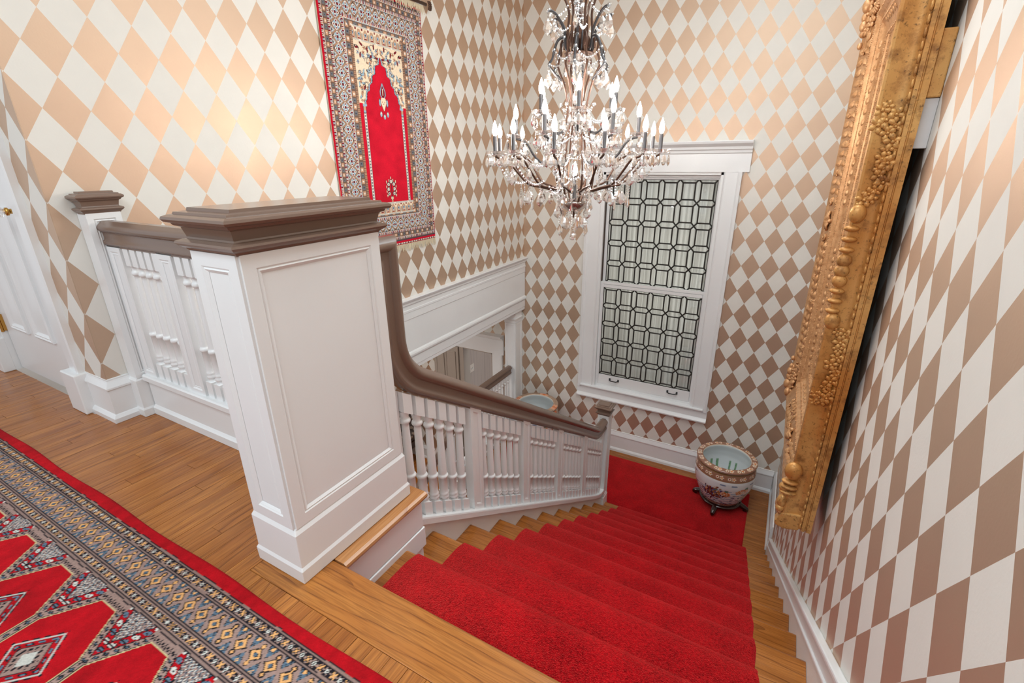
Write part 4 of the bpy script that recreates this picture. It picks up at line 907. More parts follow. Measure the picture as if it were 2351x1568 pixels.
    return grid_mesh('pile', nu, nv, np.stack([x, y + wav, Z], -1), C, 'rug')
RU = thing('runner_rug', 'red oriental runner rug with diamond borders on the oak corridor floor', 'rug', (-1.7, 0.13, 0))
link('pile', runner_rug(), RU)
MB().box(-3.548, 0.098, 0.131 - 0.392, 0.131 + 0.392, 0.0006, 0.005).obj('backing', 'red', RU)

# ------------------------------------------------------------------ porcelain fish bowls
def bowl(name, label, c, zb, R, H, style, stand=True):
    B = thing(name, label, 'planter', (c[0], c[1], zb), 'porcelain fish bowls on the landing')
    pr = [(0.60, 0.0), (0.64, 0.02), (0.72, 0.10), (0.83, 0.25), (0.93, 0.42), (0.985, 0.58), (1.0, 0.70), (0.985, 0.80), (0.955, 0.87), (0.925, 0.905), (0.92, 0.925), (0.955, 0.94), (0.985, 0.955), (0.985, 0.975), (0.96, 0.99), (0.80, 1.0), (0.775, 0.985), (0.77, 0.95), (0.86, 0.82), (0.90, 0.68), (0.86, 0.45), (0.72, 0.2), (0.5, 0.08), (0.01, 0.06)]
    s_ = np.linspace(0, len(pr) - 1, 190); ri = np.interp(s_, range(len(pr)), [p[0] for p in pr]); zi = np.interp(s_, range(len(pr)), [p[1] for p in pr])
    for _ in range(2): ri[1:-1] = (ri[:-2] + 2 * ri[1:-1] + ri[2:]) / 4; zi[1:-1] = (zi[:-2] + 2 * zi[1:-1] + zi[2:]) / 4
    nu = 257; th = np.linspace(0, 2 * np.pi, nu)[None].repeat(len(s_), 0); r = (ri * R)[:, None]; z = (zi * H)[:, None].repeat(nu, 1); sv = s_[:, None].repeat(nu, 1)
    P = np.stack([c[0] + r * np.cos(th), c[1] + r * np.sin(th), zb + z], -1)
    C = np.zeros(th.shape + (3,)); C[:] = K(226, 228, 230); fz = z / H; out = sv < 14.6; ins = sv > 16.0
    gold_, ros, blu, org, cream, grn = K(150, 112, 70), K(150, 104, 84), K(120, 164, 190), K(206, 118, 56), K(232, 214, 190), K(92, 132, 116)
    put(C, ins, K(222, 228, 230))
    # decorated rim and shoulder bands
    def flower_band(m, u, v, pitch, base):
        put(C, m, base); q = wrap(u, pitch); rr = np.hypot(q, v); an = np.arctan2(v, q)
        put(C, m & (rr < 0.020 * (0.8 + 0.2 * np.cos(5 * an))), cream); put(C, m & (rr < 0.008), org)
        q = wrap(u + pitch * 0.36, pitch); rr = np.hypot(q, v); put(C, m & (rr < 0.014), cream); put(C, m & (rr < 0.006), K(150, 40, 40))
    nse = np.sin(th * 90) * np.sin(fz * 300) + np.sin(th * 57 + 2) * np.sin(sv * 9)
    rim = (sv > 12.2) & (sv < 15.6); sh = (fz > 0.76) & (fz < 0.90) & out & (sv < 9)
    if style == 0:
        flower_band(rim, th * R * 0.88, (sv - 14.4) * 0.03, 0.105, ros); put(C, rim & (nse > 1.0), gold_)
        flower_band(sh, th * R * 0.98, (fz - 0.83) * H, 0.11, ros); put(C, sh & (nse > 1.0), gold_)
    else:
        put(C, rim, K(176, 150, 128)); put(C, rim & (np.abs(np.sin(sv * 7) * np.sin(th * 60)) > 0.55), K(150, 122, 104)); seg = np.abs(wrap(th, np.pi / 2)); put(C, rim & (seg < 0.24), K(212, 120, 72)); put(C, rim & (seg < 0.24) & (np.sin(th * 120) * np.sin(sv * 8) > 0.4), cream)
        put(C, sh, K(196, 178, 156)); put(C, sh & (nse > 0.4), grn); put(C, sh & (nse < -0.6), org); put(C, sh & (np.abs(wrap(th, 0.7)) < 0.12), K(212, 110, 60))
    put(C, (sv > 8.6) & (sv < 10.8), gold_ * 0.8); put(C, (sv > 15.6) & (sv < 16.2), cream)
    put(C, out & (fz > 0.745) & (fz < 0.762), gold_)
    # landscape on the belly
    body = out & (sv < 9) & (fz < 0.745) & (fz > 0.10)
    put(C, body & (fz < 0.5 + 0.05 * np.sin(th * 3)) & (np.sin(fz * 110 + 2 * np.sin(th * 5)) * np.sin(th * 11 + fz * 30) > 0.35), blu)
    put(C, body & (fz < 0.45) & (np.sin(fz * 160 + 3 * np.sin(th * 4 + 1)) * np.sin(th * 7 + fz * 55) > 0.6), K(70, 74, 100))
    for k in range(9):
        t0 = k * 0.7 + 0.25 * math.sin(k * 2.3); zc_ = 0.46 + 0.05 * math.sin(k * 1.7); q = wrap(th - t0, 2 * np.pi); el = (q / 0.27) ** 2 + ((fz - zc_) / 0.085) ** 2
        put(C, body & (el < 1) & (fz > zc_ - 0.05), org); put(C, body & (el < 1) & (fz > zc_ - 0.05) & (np.sin(el * 22) > 0.55), cream); put(C, body & (((q - 0.12) / 0.07) ** 2 + ((fz - zc_ - 0.09) / 0.03) ** 2 < 1), grn)
        el = ((q - 0.33) / 0.10) ** 2 + ((fz - 0.67) / 0.022) ** 2; put(C, body & (el < 1) & (fz > 0.66), K(110, 130, 160))
    r3 = np.random.default_rng(21)
    for t0 in (4.45, 1.3):
        for k in range(150):
            q = wrap(th - t0 - r3.normal(0, 0.17), 2 * np.pi); e = (q / 0.030) ** 2 + ((fz - 0.40 - r3.normal(0, 0.085)) / 0.022) ** 2
            put(C, body & (e < 1), [K(60, 52, 92), K(120, 60, 40), K(206, 190, 160), K(60, 100, 160), K(150, 110, 70), K(40, 32, 44)][int(r3.integers(0, 6))])
    fb = out & (fz <= 0.115); put(C, fb, ros); put(C, fb & (np.sin(th * 30) * np.sin(fz * 120) > 0.2), K(190, 150, 130)); put(C, out & (np.abs(fz - 0.115) < 0.008), K(90, 50, 70))
    if style == 0:
        for t0 in (1.2, 1.45, 1.95, 2.2): put(C, ins & (np.abs(wrap(th - t0, 2 * np.pi)) < 0.045) & (fz < 0.58) & (fz > 0.25), K(120, 160, 120)); put(C, ins & (np.abs(wrap(th - t0 - 0.03, 2 * np.pi)) < 0.016) & (fz < 0.56) & (fz > 0.25) & (np.sin(fz * 90) > 0), K(50, 90, 80))
    link('bowl', grid_mesh('bowl', nu, len(s_), P, C, 'porcelain'), B)
    return B
def stand(label, c, zf, zt, R, ph):
    S_ = thing('bowl_stand', label, 'stand', (c[0], c[1], zf), 'dark wooden bowl stands')
    MB().lathe([(R * 0.50, zt - 0.026), (R * 0.70, zt - 0.026), (R * 0.72, zt - 0.014), (R * 0.70, zt - 0.002), (R * 0.50, zt - 0.002)], 28, (c[0], c[1], 0), cap=True).obj('ring', 'darkwood', S_, True)
    for k in range(4):
        a = ph + k * math.pi / 2; ux_, uy_ = math.cos(a), math.sin(a); m = MB(); pts = []; rad = []
        for q in range(13):
            s = q / 12; rr = R * (0.61 + 0.31 * math.sin(s * math.pi * 0.78)) ; zz = zt - 0.02 + (zf + 0.018 - zt + 0.02) * s ** 0.8
            pts.append((c[0] + ux_ * rr, c[1] + uy_ * rr, zz)); rad.append(0.032 - 0.018 * s)
        m.tube(pts, rad, 8)
        ex, ey, _ = pts[-1]
        for q in range(9):
            an = -0.5 + q * 0.5; rr = 0.026 * (1 - q * 0.07); m.ball((ex + ux_ * (0.012 + rr * math.cos(an)), ey + uy_ * (0.012 + rr * math.cos(an)), max(zf + 0.0125, zf + 0.034 + rr * math.sin(an))), 0.011, 6)
        m.obj('leg', 'darkwood', S_, True)
PC = (-0.14, 4.61)
stand('dark carved stand under the figure painted bowl near the mirror wall', PC, ZL + 0.0128, ZL + 0.105, 0.285, math.radians(-98))
bowl('fish_bowl', 'porcelain fish bowl painted with figures and orange hills near the mirror wall', PC, ZL + 0.104, 0.287, 0.475, 0)
PC2 = (-2.33, 4.69)
stand('dark carved stand under the orange rimmed bowl by the pilaster', PC2, ZL + 0.0128, ZL + 0.115, 0.28, math.radians(-60))
bowl('fish_bowl', 'porcelain fish bowl with orange blossom rim beside the white pilaster', PC2, ZL + 0.114, 0.28, 0.49, 1)
# ------------------------------------------------------------------ gilt mirror on the right wall
MR = thing('gilt_mirror', 'huge ornate gilt framed mirror hanging on the right harlequin wall', 'mirror', (0.307, 2.745, -0.35))
my0, my1, mz0, mz1, XBK = 2.04, 3.49, -0.345, 1.99, 0.307
FRP = [(0.02, -0.002), (0.0, 0.0), (0.0, 0.017), (0.004, 0.019), (0.004, 0.022), (0.0, 0.024), (0.001, 0.036), (0.006, 0.038), (0.004, 0.046), (0.010, 0.050), (0.014, 0.062), (0.013, 0.080), (0.007, 0.098), (0.003, 0.110), (0.006, 0.117), (0.014, 0.120)]
m = MB().frame((XBK, my0, mz0), (0, 1, 0), (0, 0, 1), (-1, 0, 0), my1 - my0, mz1 - mz0, FRP)
m.obj('frame_side', 'gold', MR, True).modifiers.new('es', 'EDGE_SPLIT').split_angle = math.radians(40)
FRI = [(0.014, 0.120), (0.022, 0.119), (0.034, 0.112), (0.075, 0.098), (0.125, 0.080), (0.140, 0.078), (0.148, 0.083), (0.158, 0.083), (0.166, 0.076), (0.172, 0.066), (0.188, 0.061), (0.194, 0.065), (0.203, 0.064), (0.210, 0.054), (0.235, 0.040), (0.252, 0.034), (0.258, 0.037), (0.266, 0.034), (0.27, 0.029), (0.27, 0.024)]
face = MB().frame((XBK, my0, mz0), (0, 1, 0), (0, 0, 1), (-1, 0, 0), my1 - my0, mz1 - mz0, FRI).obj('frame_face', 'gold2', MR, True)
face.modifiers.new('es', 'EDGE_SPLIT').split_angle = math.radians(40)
MB().box(XBK - 0.0285, XBK - 0.025, my0 + 0.262, my1 - 0.262, mz0 + 0.262, mz1 - 0.262).obj('mirror_glass', 'mirror', MR)
MB().box(XBK - 0.02, XBK, my0 + 0.03, my1 - 0.03, mz0 + 0.03, mz1 - 0.03).obj('backing_board', 'walnut', MR)
# bead row along the near side edge
m = MB()
zz = mz0 + 0.02
while zz < mz1 - 0.02:
    m.ball((XBK - 0.042, my0 + 0.004, zz), 0.0075, 5, (0.8, 0.8, 1.9)); zz += 0.034
m.obj('bead_row', 'gold', MR, True, kind='stuff')
# carved ornaments: blossom and leaf pieces
def blossom_mesh():
    m = MB()
    for k in range(5):
        a = k * 2 * math.pi / 5; o = len(m.v); m.ball((0, 0, 0), 1, 5, (0.5, 0.36, 0.22))
        for i in range(o, len(m.v)):
            x, y, z = m.v[i]; x += 0.52; z += 0.12 * x; m.v[i] = (x * math.cos(a) - y * math.sin(a), x * math.sin(a) + y * math.cos(a), z)
    m.ball((0, 0, 0.16), 0.24, 5); return m.mesh('blossom', 'gold', True)
def leaf_mesh():
    m = MB(); n = 7; v = []; f = []
    for i in range(n + 1):
        s = i / n; wd = 0.34 * math.sin(math.pi * min(1, s * 0.97 + 0.03)) ** 0.8 + 0.01; zz = 0.16 * math.sin(s * 2.6); cy = 0.25 * s * s
        v += [(s, cy - wd, zz * 0.5 - 0.03), (s, cy, zz + 0.12 * math.sin(math.pi * s)), (s, cy + wd, zz * 0.5 - 0.03)]
    for i in range(n):
        for k in range(2): f.append((3 * i + k, 3 * i + 3 + k, 3 * i + 4 + k, 3 * i + 1 + k))
    m.add(v, f); v2 = [(a, b, c - 0.05) for a, b, c in v]
    m.add(v2, [q[::-1] for q in f]); return m.mesh('leaf', 'gold2', True)
def shell_mesh():
    m = MB()
    for k in range(9):
        a = -1.25 + 2.5 * k / 8; m.tube([(0, 0, 0.05), (0.5 * math.sin(a), 0.5 * math.cos(a), 0.24), (0.92 * math.sin(a), 0.92 * math.cos(a), 0.06)], [0.05, 0.12, 0.13], 6)
    m.ball((0, -0.05, 0.1), 0.2, 6); return m.mesh('shell', 'gold2', True)
def scroll_mesh():
    m = MB(); P = []; rr = []
    for i in range(26):
        a = i * 0.36; r = 0.52 * math.exp(-0.13 * i * 0.36 * 1.6); P.append((r * math.cos(a), r * math.sin(a), 0.08 + 0.006 * i)); rr.append(0.13 - 0.0025 * i)
    m.tube(P, rr, 6); return m.mesh('scroll', 'gold2', True)
BLm, LFm, SHm, SCm = blossom_mesh(), leaf_mesh(), shell_mesh(), scroll_mesh()
BLm2 = BLm.copy(); BLm2.materials[0] = MAT['gold2']
def fprof(ins): return np.interp(ins, [p[0] for p in FRI], [p[1] for p in FRI])
def place(me, ins, along, side, size, ang, flip=1, lift=0.0, parent=face, name=None):
    """piece on the sloping frame face: side 0 near,1 top,2 far,3 bottom; 'along' is distance along that side"""
    h = float(fprof(ins)); dh = (float(fprof(ins + 0.01)) - float(fprof(ins - 0.01))) / 0.02
    if side == 0: y, z, inn, tan_ = my0 + ins, mz0 + along, Vector((0, 1, 0)), Vector((0, 0, 1))
    elif side == 2: y, z, inn, tan_ = my1 - ins, mz0 + along, Vector((0, -1, 0)), Vector((0, 0, 1))
    elif side == 1: y, z, inn, tan_ = my0 + along, mz1 - ins, Vector((0, 0, -1)), Vector((0, 1, 0))
    else: y, z, inn, tan_ = my0 + along, mz0 + ins, Vector((0, 0, 1)), Vector((0, 1, 0))
    out = Vector((-1, 0, 0)); inn2 = (inn + out * dh).normalized(); nrm = (out - inn * dh).normalized()
    X_ = (tan_ * math.cos(ang) + inn2 * math.sin(ang)); Y_ = nrm.cross(X_) * flip
    Mx = Matrix.Identity(4)
    for i in range(3): Mx[i][0], Mx[i][1], Mx[i][2], Mx[i][3] = X_[i] * size, Y_[i] * size, nrm[i] * size, (Vector((XBK - h, y, z)) + nrm * lift)[i]
    return link(name or me.name, me, parent, mw=Mx)
Hm, Wm = mz1 - mz0, my1 - my0
for side, Ln in ((0, Hm), (2, Hm), (1, Wm), (3, Wm)):
    s = 0.30; k = 0
    while s < Ln - 0.27:
        mid = abs(s - Ln / 2) < 0.13
        if not mid:
            dirn = 0 if s < Ln / 2 else math.pi
            for fl in (1, -1):
                if side == 0 and fl < 0: continue
                place(LFm, 0.080 + 0.010 * math.sin(s * 21) + fl * 0.006, s, side, 0.052, dirn + fl * (0.62 if dirn == 0 else -0.62), fl)
            if k % 3 == 1: place(BLm2, 0.085 + 0.02 * math.sin(s * 21), s + 0.03, side, 0.021, 0.3 * k, 1, 0.004, name='blossom')
            if side != 0: place(LFm, 0.222, s, side, 0.034, dirn + 0.5, 1)
        s += 0.05; k += 1
    place(SHm, 0.10, Ln / 2, side, 0.062, 0.0, 1)
    for q in (-1, 1): place(SCm, 0.07, Ln / 2 + q * 0.10, side, 0.045, 0.4, q)
# rope of tiny buds next to the glass
m = MB()
for side, Ln in ((2, Hm), (3, Wm), (1, Wm)):
    s = 0.16
    while s < Ln - 0.15:
        for ins, r in ((0.153, 0.0052), (0.199, 0.0042), (0.262, 0.0042)):
            if not (ins < s < Ln - ins): continue
            h = float(fprof(ins)); w_ = 0.003 * math.sin(s * 300)
            p = {2: (XBK - h, my1 - ins - w_, mz0 + s), 3: (XBK - h, my0 + s, mz0 + ins + w_), 1: (XBK - h, my0 + s, mz1 - ins + w_)}[side]
            m.bead(p, r * (0.8 + 0.4 * random.random()))
        s += 0.009
m.obj('bud_rope', 'gold2', face, kind='stuff')
# corner cartouches
for yy, zz, sy, sz in ((my1, mz1, -1, -1), (my1, mz0, -1, 1), (my0, mz0, 1, 1), (my0, mz1, 1, -1)):
    side = 2 if sy < 0 else 0
    al = lambda v: (Hm - v if sz < 0 else v)
    for k, (ins, a_, sz_) in enumerate(((0.05, 0.05, 0.055), (0.10, 0.10, 0.05), (0.045, 0.13, 0.045), (0.12, 0.045, 0.042), (0.09, 0.17, 0.036), (0.05, 0.20, 0.036))):
        place(SHm if k in (1,) else BLm2, ins, al(a_), side, sz_, (math.pi if sz < 0 else 0) + 0.5 * k, 1, 0.004, name='cartouche_piece')
    for k, (ins, a_, sz_) in enumerate(((0.035, 0.09, 0.030), (0.028, 0.14, 0.022), (0.03, 0.18, 0.024), (0.06, 0.04, 0.028), (0.026, 0.215, 0.016), (0.022, 0.27, 0.014))):
        h = float(fprof(ins)); o = MB().ball((0, 0, 0), 1, 10, (0.85, 1.0, 1.2)).mesh('boss', 'gold2', True)
        link('boss', o, face, loc=(XBK - h - sz_ * 0.45, my0 + ins if side == 0 else my1 - ins, mz0 + al(a_)), scale=(sz_,) * 3)
    place(SCm, 0.085, al(0.245), side, 0.042, 0.3, sz)
    for q in range(4): place(LFm, 0.06 + 0.018 * q, al(0.16 + 0.03 * q), side, 0.05, (0 if sz > 0 else math.pi) + 0.5, 1)
# garlands and turned crest on the near outer side
sidep = bpy.data.objects['frame_side']
def side_blossom(x, z, s, a):
    Mx = Matrix.Translation((x, my0 + 0.008, z)) @ Matrix.Rotation(math.pi / 2, 4, 'X') @ Matrix.Rotation(a, 4, 'Z') @ Matrix.Diagonal((s, s, s, 1))
    link('blossom', BLm, sidep, mw=Mx)
G1 = [(0.217, 1.316), (0.245, 1.291), (0.222, 1.276), (0.250, 1.256), (0.234, 1.237), (0.252, 1.211), (0.243, 1.186), (0.236, 1.16), (0.252, 1.147), (0.234, 1.133), (0.239, 1.107), (0.254, 1.087), (0.238, 1.062), (0.223, 1.05), (0.214, 1.03), (0.232, 1.035), (0.206, 1.305), (0.204, 1.262)]
G2 = [(0.231, 0.561), (0.253, 0.556), (0.246, 0.521), (0.244, 0.494), (0.247, 0.46), (0.233, 0.43), (0.248, 0.406), (0.258, 0.391), (0.245, 0.36), (0.233, 0.336), (0.251, 0.316), (0.222, 0.289), (0.209, 0.268), (0.232, 0.275), (0.245, 0.29), (0.205, 0.295)]
for i, (x, z) in enumerate(G1 + G2): side_blossom(x, z, 0.021 + 0.004 * (i % 3), i * 1.1)
CRB = MB().ball((0, 0, 0), 1, 10).mesh('crest_boss', 'gold', True)
def crest(x, z, r, sc, dy=0.006): link('crest_boss', CRB, sidep, loc=(x, my0 + dy, z), scale=(r * sc[0], r * sc[1], r * sc[2]))
for zc_, r in ((0.985, 0.026), (0.60, 0.026), (-0.065, 0.034)): crest(0.205 if zc_ > 0 else 0.195, zc_, r, (1.0, 0.8, 1.25))
for i in range(9): crest(0.198, 0.935 - i * 0.037, 0.021, (1.15, 0.8, 0.55 + 0.6 * (i in (3, 4, 5))))
for i in range(3): crest(0.192, -0.12 - i * 0.026, 0.028, (1.2, 0.8, 0.42))
crest(0.176, -0.155, 0.022, (1, 1, 1), 0.012); crest(0.178, -0.225, 0.024, (0.8, 0.8, 1.4), 0.012); crest(0.176, -0.262, 0.018, (1, 1, 1), 0.012)
m = MB().prism([(0.262, -0.35), (0.205, -0.362), (0.172, -0.352), (0.166, -0.335), (0.178, -0.305), (0.19, -0.28), (0.262, -0.27)], 'y', my0 + 0.002, my0 + 0.05)
m.obj('foot_scroll', 'gold', sidep, bevel=0.006)
# hanging block behind the frame
HB = thing('hanger_block', 'gilt moulding offcut and white block wedged behind the mirror frame', 'block', (0.32, 2.06, 1.4))
MB().box(0.3078, 0.3445, 2.055, 2.12, 1.335, 1.52).obj('gilt_offcut', 'gold', HB, bevel=0.004)
MB().box(0.3085, 0.3445, 2.062, 2.12, 1.19, 1.334).obj('white_block', 'chalk', HB, bevel=0.002)

# ------------------------------------------------------------------ chandelier
CX, CY = -1.1, 2.69
CH = thing('chandelier', 'large crystal chandelier with lit candle bulbs hanging over the stairwell', 'chandelier', (CX, CY, 0.74))
def pz(ypx): return float(np.interp(ypx, [-260, 0, 20, 120, 140, 190, 262, 300, 352, 400, 430, 470, 540], [2.40, 1.914, 1.878, 1.691, 1.652, 1.552, 1.403, 1.32, 1.204, 1.093, 1.021, 0.923, 0.745]))
def pol(r, a, z): return (CX + r * math.cos(a), CY + r * math.sin(a), z)
def curve(pts, n=24):
    """Catmull-Rom through (r,z) points"""
    P = [Vector((p[0], p[1])) for p in pts]; P = [P[0] * 2 - P[1]] + P + [P[-1] * 2 - P[-2]]; out = []
    seg = len(P) - 3; per = max(2, n // seg)
    for i in range(seg):
        a, b, c, d = P[i:i + 4]
        for k in range(per):
            t = k / per; out.append(0.5 * ((2 * b) + (c - a) * t + (2 * a - 5 * b + 4 * c - d) * t * t + (3 * b - a - 3 * c + d) * t ** 3))
    out.append(P[-2]); return [(p[0], p[1]) for p in out]
def arc_mesh(name, pts, rad, mat):
    m = MB(); c = curve(pts); n = len(c); m.tube([(r, 0, z) for r, z in c], rad, 8); return m.mesh(name, mat, True)
def spin(name, me, n, ph, parent=CH):
    os_ = []
    for k in range(n):
        os_.append(link(name, me, parent, mw=Matrix.Translation((CX, CY, 0)) @ Matrix.Rotation(ph + 2 * math.pi * k / n, 4, 'Z')))
    return os_
q = 406.0
spin('rib', arc_mesh('rib', [(10 / q, pz(478)), (28 / q, pz(458)), (40 / q, pz(425)), (42 / q, pz(395)), (37 / q, pz(355)), (29 / q, pz(310)), (22 / q, pz(270)), (22 / q, pz(232)), (32 / q, pz(185)), (45 / q, pz(148)), (38 / q, pz(118)), (40 / q, pz(95)), (30 / q, pz(72)), (33 / q, pz(108))], 0.0058, 'bronze'), 6, 0.25)
spin('scroll_arm', arc_mesh('scroll_arm', [(28 / q, pz(108)), (35 / q, pz(84)), (48 / q, pz(90)), (56 / q, pz(114)), (60 / q, pz(135)), (67 / q, pz(149)), (56 / q, pz(166)), (38 / q, pz(185))], 0.0065, 'gunmetal'), 6, 0.77)
spin('crown_leaf', arc_mesh('crown_leaf', [(20 / q, pz(122)), (31 / q, pz(106)), (35 / q, pz(66)), (49 / q, pz(36)), (60 / q, pz(24)), (71 / q, pz(21))], 0.0065, 'gunmetal'), 6, 0.77)
spin('crown_stem', arc_mesh('crown_stem', [(22 / q, pz(118)), (26 / q, pz(70)), (24 / q, pz(20)), (36 / q, pz(-20)), (52 / q, pz(-34))], 0.006, 'bronze'), 6, 0.25)
MB().lathe([(0.01, pz(124)), (0.075, pz(121)), (0.078, pz(119)), (0.01, pz(116))], 24, (CX, CY, 0)).obj('hub_plate', 'bronze', CH, True)
MB().lathe([(0.064, pz(122)), (0.066, pz(126)), (0.058, pz(140)), (0.03, pz(146)), (0.005, pz(147))], 24, (CX, CY, 0), cap=False).obj('hub_cup', 'cupglass', CH)
MB().lathe([(0.009, pz(118)), (0.009, pz(66)), (0.012, pz(64)), (0.012, pz(36)), (0.008, pz(34)), (0.008, 3.0), (0.05, 3.01), (0.06, 3.05)], 12, (CX, CY, 0)).obj('stem', 'bronze', CH, True)
for zc_, r in ((pz(17), 0.040), (pz(-16), 0.022), (pz(44), 0.030), (pz(-40), 0.032)): MB().ball((CX, CY, zc_), r, 12).obj('stem_ball', 'cupglass', CH, True)
MB().lathe([(0.02, pz(486)), (0.075, pz(474)), (0.095, pz(464)), (0.098, pz(460)), (0.09, pz(462)), (0.03, pz(474))], 28, (CX, CY, 0), cap=True).obj('bottom_bowl', 'cupglass', CH, True)
MB().lathe([(0.01, pz(476)), (0.07, pz(466)), (0.072, pz(462)), (0.01, pz(464))], 24, (CX, CY, 0)).obj('bottom_plate', 'bronze', CH, True)
MB().lathe([(0.002, pz(498)), (0.006, pz(495)), (0.004, pz(492)), (0.009, pz(489)), (0.004, pz(485)), (0.01, pz(478))], 10, (CX, CY, 0)).obj('finial', 'bronze', CH, True)
bl = MB().ball((0, 0, 0), 0.024, 8).mesh('crystal_ball', 'crystal'); link('crystal_ball', bl, CH, loc=(CX, CY, pz(540)))
# crystal pieces
def drop_mesh(name, h, w_, n=6, flat=0.45, beads=1):
    m = MB(); z = 0.0
    for k in range(beads): m.bead((0, 0, -0.008 - 0.014 * k), 0.0068)
    zt = -0.014 * beads - 0.003
    pr = [(0.0015, zt), (w_ * 0.22, zt - h * 0.14), (w_ * 0.42, zt - h * 0.42), (w_ * 0.5, zt - h * 0.66), (w_ * 0.33, zt - h * 0.84), (0.001, zt - h)]
    o = len(m.v); m.lathe(pr, n, cap=False)
    for i in range(o, len(m.v)): x, y, zz = m.v[i]; m.v[i] = (x, y * flat, zz)
    return m.mesh(name, 'crystal')
D1 = drop_mesh('crystal_drop', 0.058, 0.044); D2_ = drop_mesh('crystal_drop', 0.054, 0.026, 6, 0.9); D3 = drop_mesh('crystal_drop', 0.074, 0.055, 6, 0.4, 2); D4 = drop_mesh('crystal_drop', 0.055, 0.018, 6, 1.0, 7)
ndrop = [0]
def drop(me, p, a):
    ndrop[0] += 1; link('crystal_drop', me, CH, mw=Matrix.Translation(p) @ Matrix.Rotation(a, 4, 'Z'))
ROS = MB().lathe([(0.001, -0.006), (0.010, -0.004), (0.012, 0), (0.010, 0.004), (0.001, 0.006)], 8, cap=False).mesh('rosette', 'crystal')
def strand(p, q_, sag, r=0.0072, step=0.0142, name='bead_strand'):
    p, q_ = Vector(p), Vector(q_); L = (p - q_).length + sag * 0.7; n = max(3, int(L / step)); m = MB()
    for i in range(n + 1):
        t = i / n; c_ = p.lerp(q_, t); m.bead((c_.x, c_.y, c_.z - sag * 4 * t * (1 - t)), r)
    m.obj(name, 'crystal', CH)
# candles
sleeve = MB().lathe([(0.013, 0.0), (0.013, 0.012), (0.0105, 0.014), (0.011, 0.085), (0.008, 0.088), (0.008, 0.092)], 12, (0, 0, 0)).mesh('candle_sleeve', 'gunmetal', True)
bulbme = MB().lathe([(0.006, 0.090), (0.010, 0.097), (0.0135, 0.108), (0.0142, 0.117), (0.012, 0.131), (0.0075, 0.147), (0.0035, 0.158), (0.0012, 0.166)], 12, cap=True).mesh('bulb', 'bulb', True)
cm = MB(); n_ = 20
prof_c = [(0.010, -0.010), (0.030, -0.008), (0.046, 0.000), (0.050, 0.014), (0.047, 0.014), (0.043, 0.003), (0.028, -0.004), (0.010, -0.005)]
vv = []; ff = []
for r, z in prof_c:
    for k in range(n_):
        a = 2 * math.pi * k / n_; s = 1 + (0.05 if k % 2 else -0.03) * (r > 0.04); vv.append((r * s * math.cos(a), r * s * math.sin(a), z))
for i in range(len(prof_c) - 1):
    for k in range(n_): ff.append((i * n_ + k, i * n_ + (k + 1) % n_, (i + 1) * n_ + (k + 1) % n_, (i + 1) * n_ + k))
cupme = MB().add(vv, ff).mesh('bobeche', 'cupglass')
cups = []
def candle(p, nd, ph, scale=1.0):
    mw = Matrix.Translation(p) @ Matrix.Diagonal((scale, scale, scale, 1))
    s_ = link('candle_sleeve', sleeve, CH, mw=mw); link('bulb', bulbme, s_, mw=mw); link('bobeche', cupme, s_, mw=mw)
    for k in range(nd):
        a = ph + 2 * math.pi * k / nd; drop(D1 if k % 2 == 0 else D2_, (p[0] + 0.047 * scale * math.cos(a), p[1] + 0.047 * scale * math.sin(a), p[2] + 0.004), a + 1.57)
    cups.append(Vector(p))
TIERS = [(12, 0.455, pz(352), 0.16, 6, [(40 / q, pz(438)), (0.19, pz(428)), (0.27, pz(420)), (0.335, pz(392)), (0.385, pz(368)), (0.43, pz(362)), (0.455, pz(357))]),
         (6, 0.335, pz(312), 0.42, 5, [(38 / q, pz(368)), (0.17, pz(376)), (0.23, pz(358)), (0.27, pz(330)), (0.31, pz(319)), (0.335, pz(317))]),
         (6, 0.222, pz(262), 0.42 + 0.5236, 5, [(30 / q, pz(300)), (0.12, pz(306)), (0.165, pz(292)), (0.19, pz(275)), (0.222, pz(267))])]
for n_, R_, z_, ph, nd, ap in TIERS:
    spin('candle_arm', arc_mesh('candle_arm', ap, 0.0062, 'bronze' if n_ == 12 else 'gunmetal'), n_, ph)
    ring_pts = []
    for k in range(n_):
        a = ph + 2 * math.pi * k / n_; candle(pol(R_, a, z_), nd, a, 1.0); ring_pts.append(a)
        # swags back to the ribs, drops below the arms
        strand(pol(R_ - 0.04, a, z_ - 0.012), pol(0.13 if n_ == 12 else 0.075, a, z_ - 0.01), 0.055 if n_ == 12 else 0.03)
        if n_ == 12:
            strand(pol(R_ - 0.015, a, z_ - 0.05), pol(0.28, a + 0.12, z_ - 0.14), 0.05)
            drop(D3, pol(0.27, a, pz(424)), a); drop(D3 if k % 2 else D1, pol(0.37, a + 0.06, z_ - 0.06), a); drop(D4, pol(0.31, a - 0.06, pz(410)), a); drop(D1, pol(0.19, a, pz(432)), a)
            link('rosette', ROS, CH, mw=Matrix.Translation(pol(0.27, a, pz(419))) @ Matrix.Rotation(math.pi / 2, 4, 'X'))
        else:
            drop(D3, pol(R_ * 0.66, a, z_ - 0.075), a); drop(D1, pol(R_ * 0.85, a + 0.1, z_ - 0.03), a)
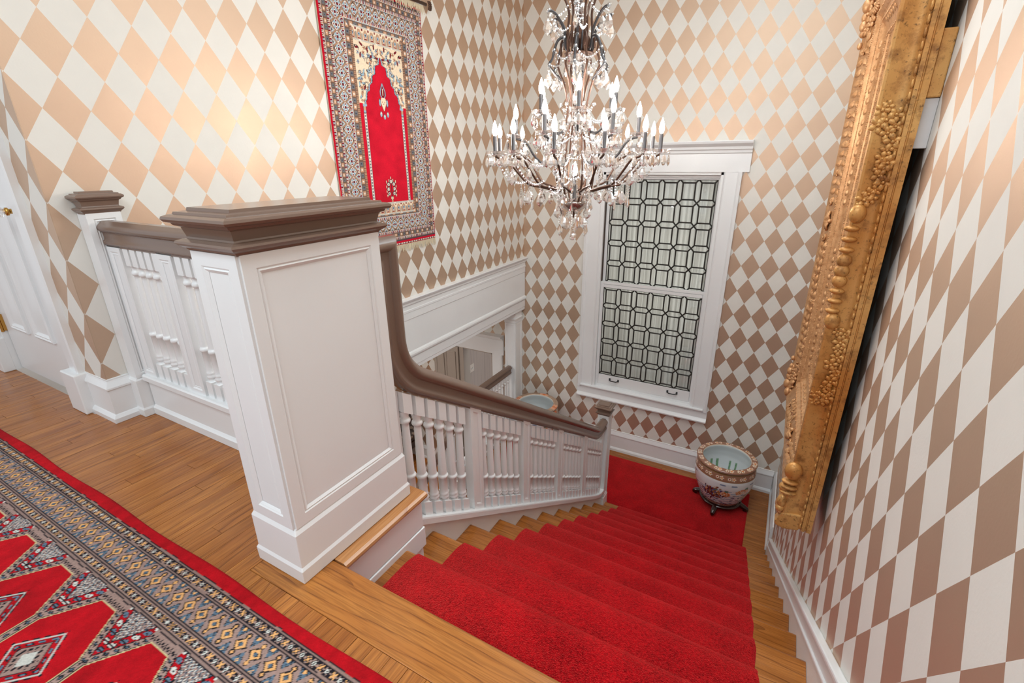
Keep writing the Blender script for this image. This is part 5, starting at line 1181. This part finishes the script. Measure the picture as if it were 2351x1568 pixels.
for a0, r, y0_ in ((0.25, 38, 300), (0.25, 34, 240), (0.25, 46, 395), (0.25, 44, 440), (0.25, 38, 350)):
    for k in range(6):
        a = a0 + k * math.pi / 3; b = a + math.pi / 3; strand(pol(r / q, a, pz(y0_)), pol(r / q, b, pz(y0_)), 0.035)
        drop(D3 if k % 2 else D1, pol(r / q * 0.9, (a + b) / 2, pz(y0_) - 0.04), (a + b) / 2); link('rosette', ROS, CH, mw=Matrix.Translation(pol(r / q + 0.008, a, pz(y0_))) @ Matrix.Rotation(math.pi / 2, 4, 'X'))
for k in range(6):                     # crown swags and drops
    a = 0.77 + k * math.pi / 3; b = a + math.pi / 3
    drop(D3, pol(71 / q, a, pz(24)), a); drop(D1, pol(56 / q, a, pz(32)), a); drop(D3, pol(68 / q, a, pz(151)), a); drop(D1, pol(50 / q, a, pz(166)), a); drop(D2_, pol(30 / q, a, pz(140)), a)
    strand(pol(56 / q, a, pz(113)), pol(56 / q, b, pz(113)), 0.05); strand(pol(67 / q, a, pz(148)), pol(45 / q, a + 0.52, pz(140)), 0.02); strand(pol(71 / q, a, pz(21)), pol(34 / q, a + 0.52, pz(60)), 0.05); strand(pol(70 / q, a, pz(22)), pol(24 / q, a, pz(-2)), 0.04)
    for rr_, yy_ in ((71, 21), (36, 83), (57, 114), (67, 149)): link('rosette', ROS, CH, mw=Matrix.Translation(pol(rr_ / q, a, pz(yy_))) @ Matrix.Rotation(math.pi / 2, 4, 'X'))
    drop(D4, pol(0.085, a, pz(476)), a); drop(D3, pol(0.06, a + 0.5, pz(482)), a)
    strand(pol(0.125, a + 0.52, pz(430)), pol(0.22, a + 0.52, pz(425)), 0.03)
for yy_ in (206, 300, 330, 400): drop(D3, (CX, CY - 0.03, pz(yy_) + 0.03), -0.5)
strand((CX, CY, pz(498)), (CX, CY, pz(532)), 0.0, 0.005, 0.012)
s_ = link('candle_sleeve', sleeve, CH, loc=(CX, CY, pz(458))); link('bulb', bulbme, s_, loc=(CX, CY, pz(440)))
MB().lathe([(0.008, pz(460)), (0.008, pz(440) + 0.09)], 8, (CX, CY, 0)).obj('centre_stem', 'gunmetal', CH)
strand((CX, CY, pz(160)), (CX, CY, pz(178)), 0.0); link('crystal_drop', D3, CH, mw=Matrix.Translation((CX, CY, pz(176))) @ Matrix.Rotation(-0.5, 4, 'Z'))
print('drops', ndrop[0], 'objects', len(bpy.data.objects))
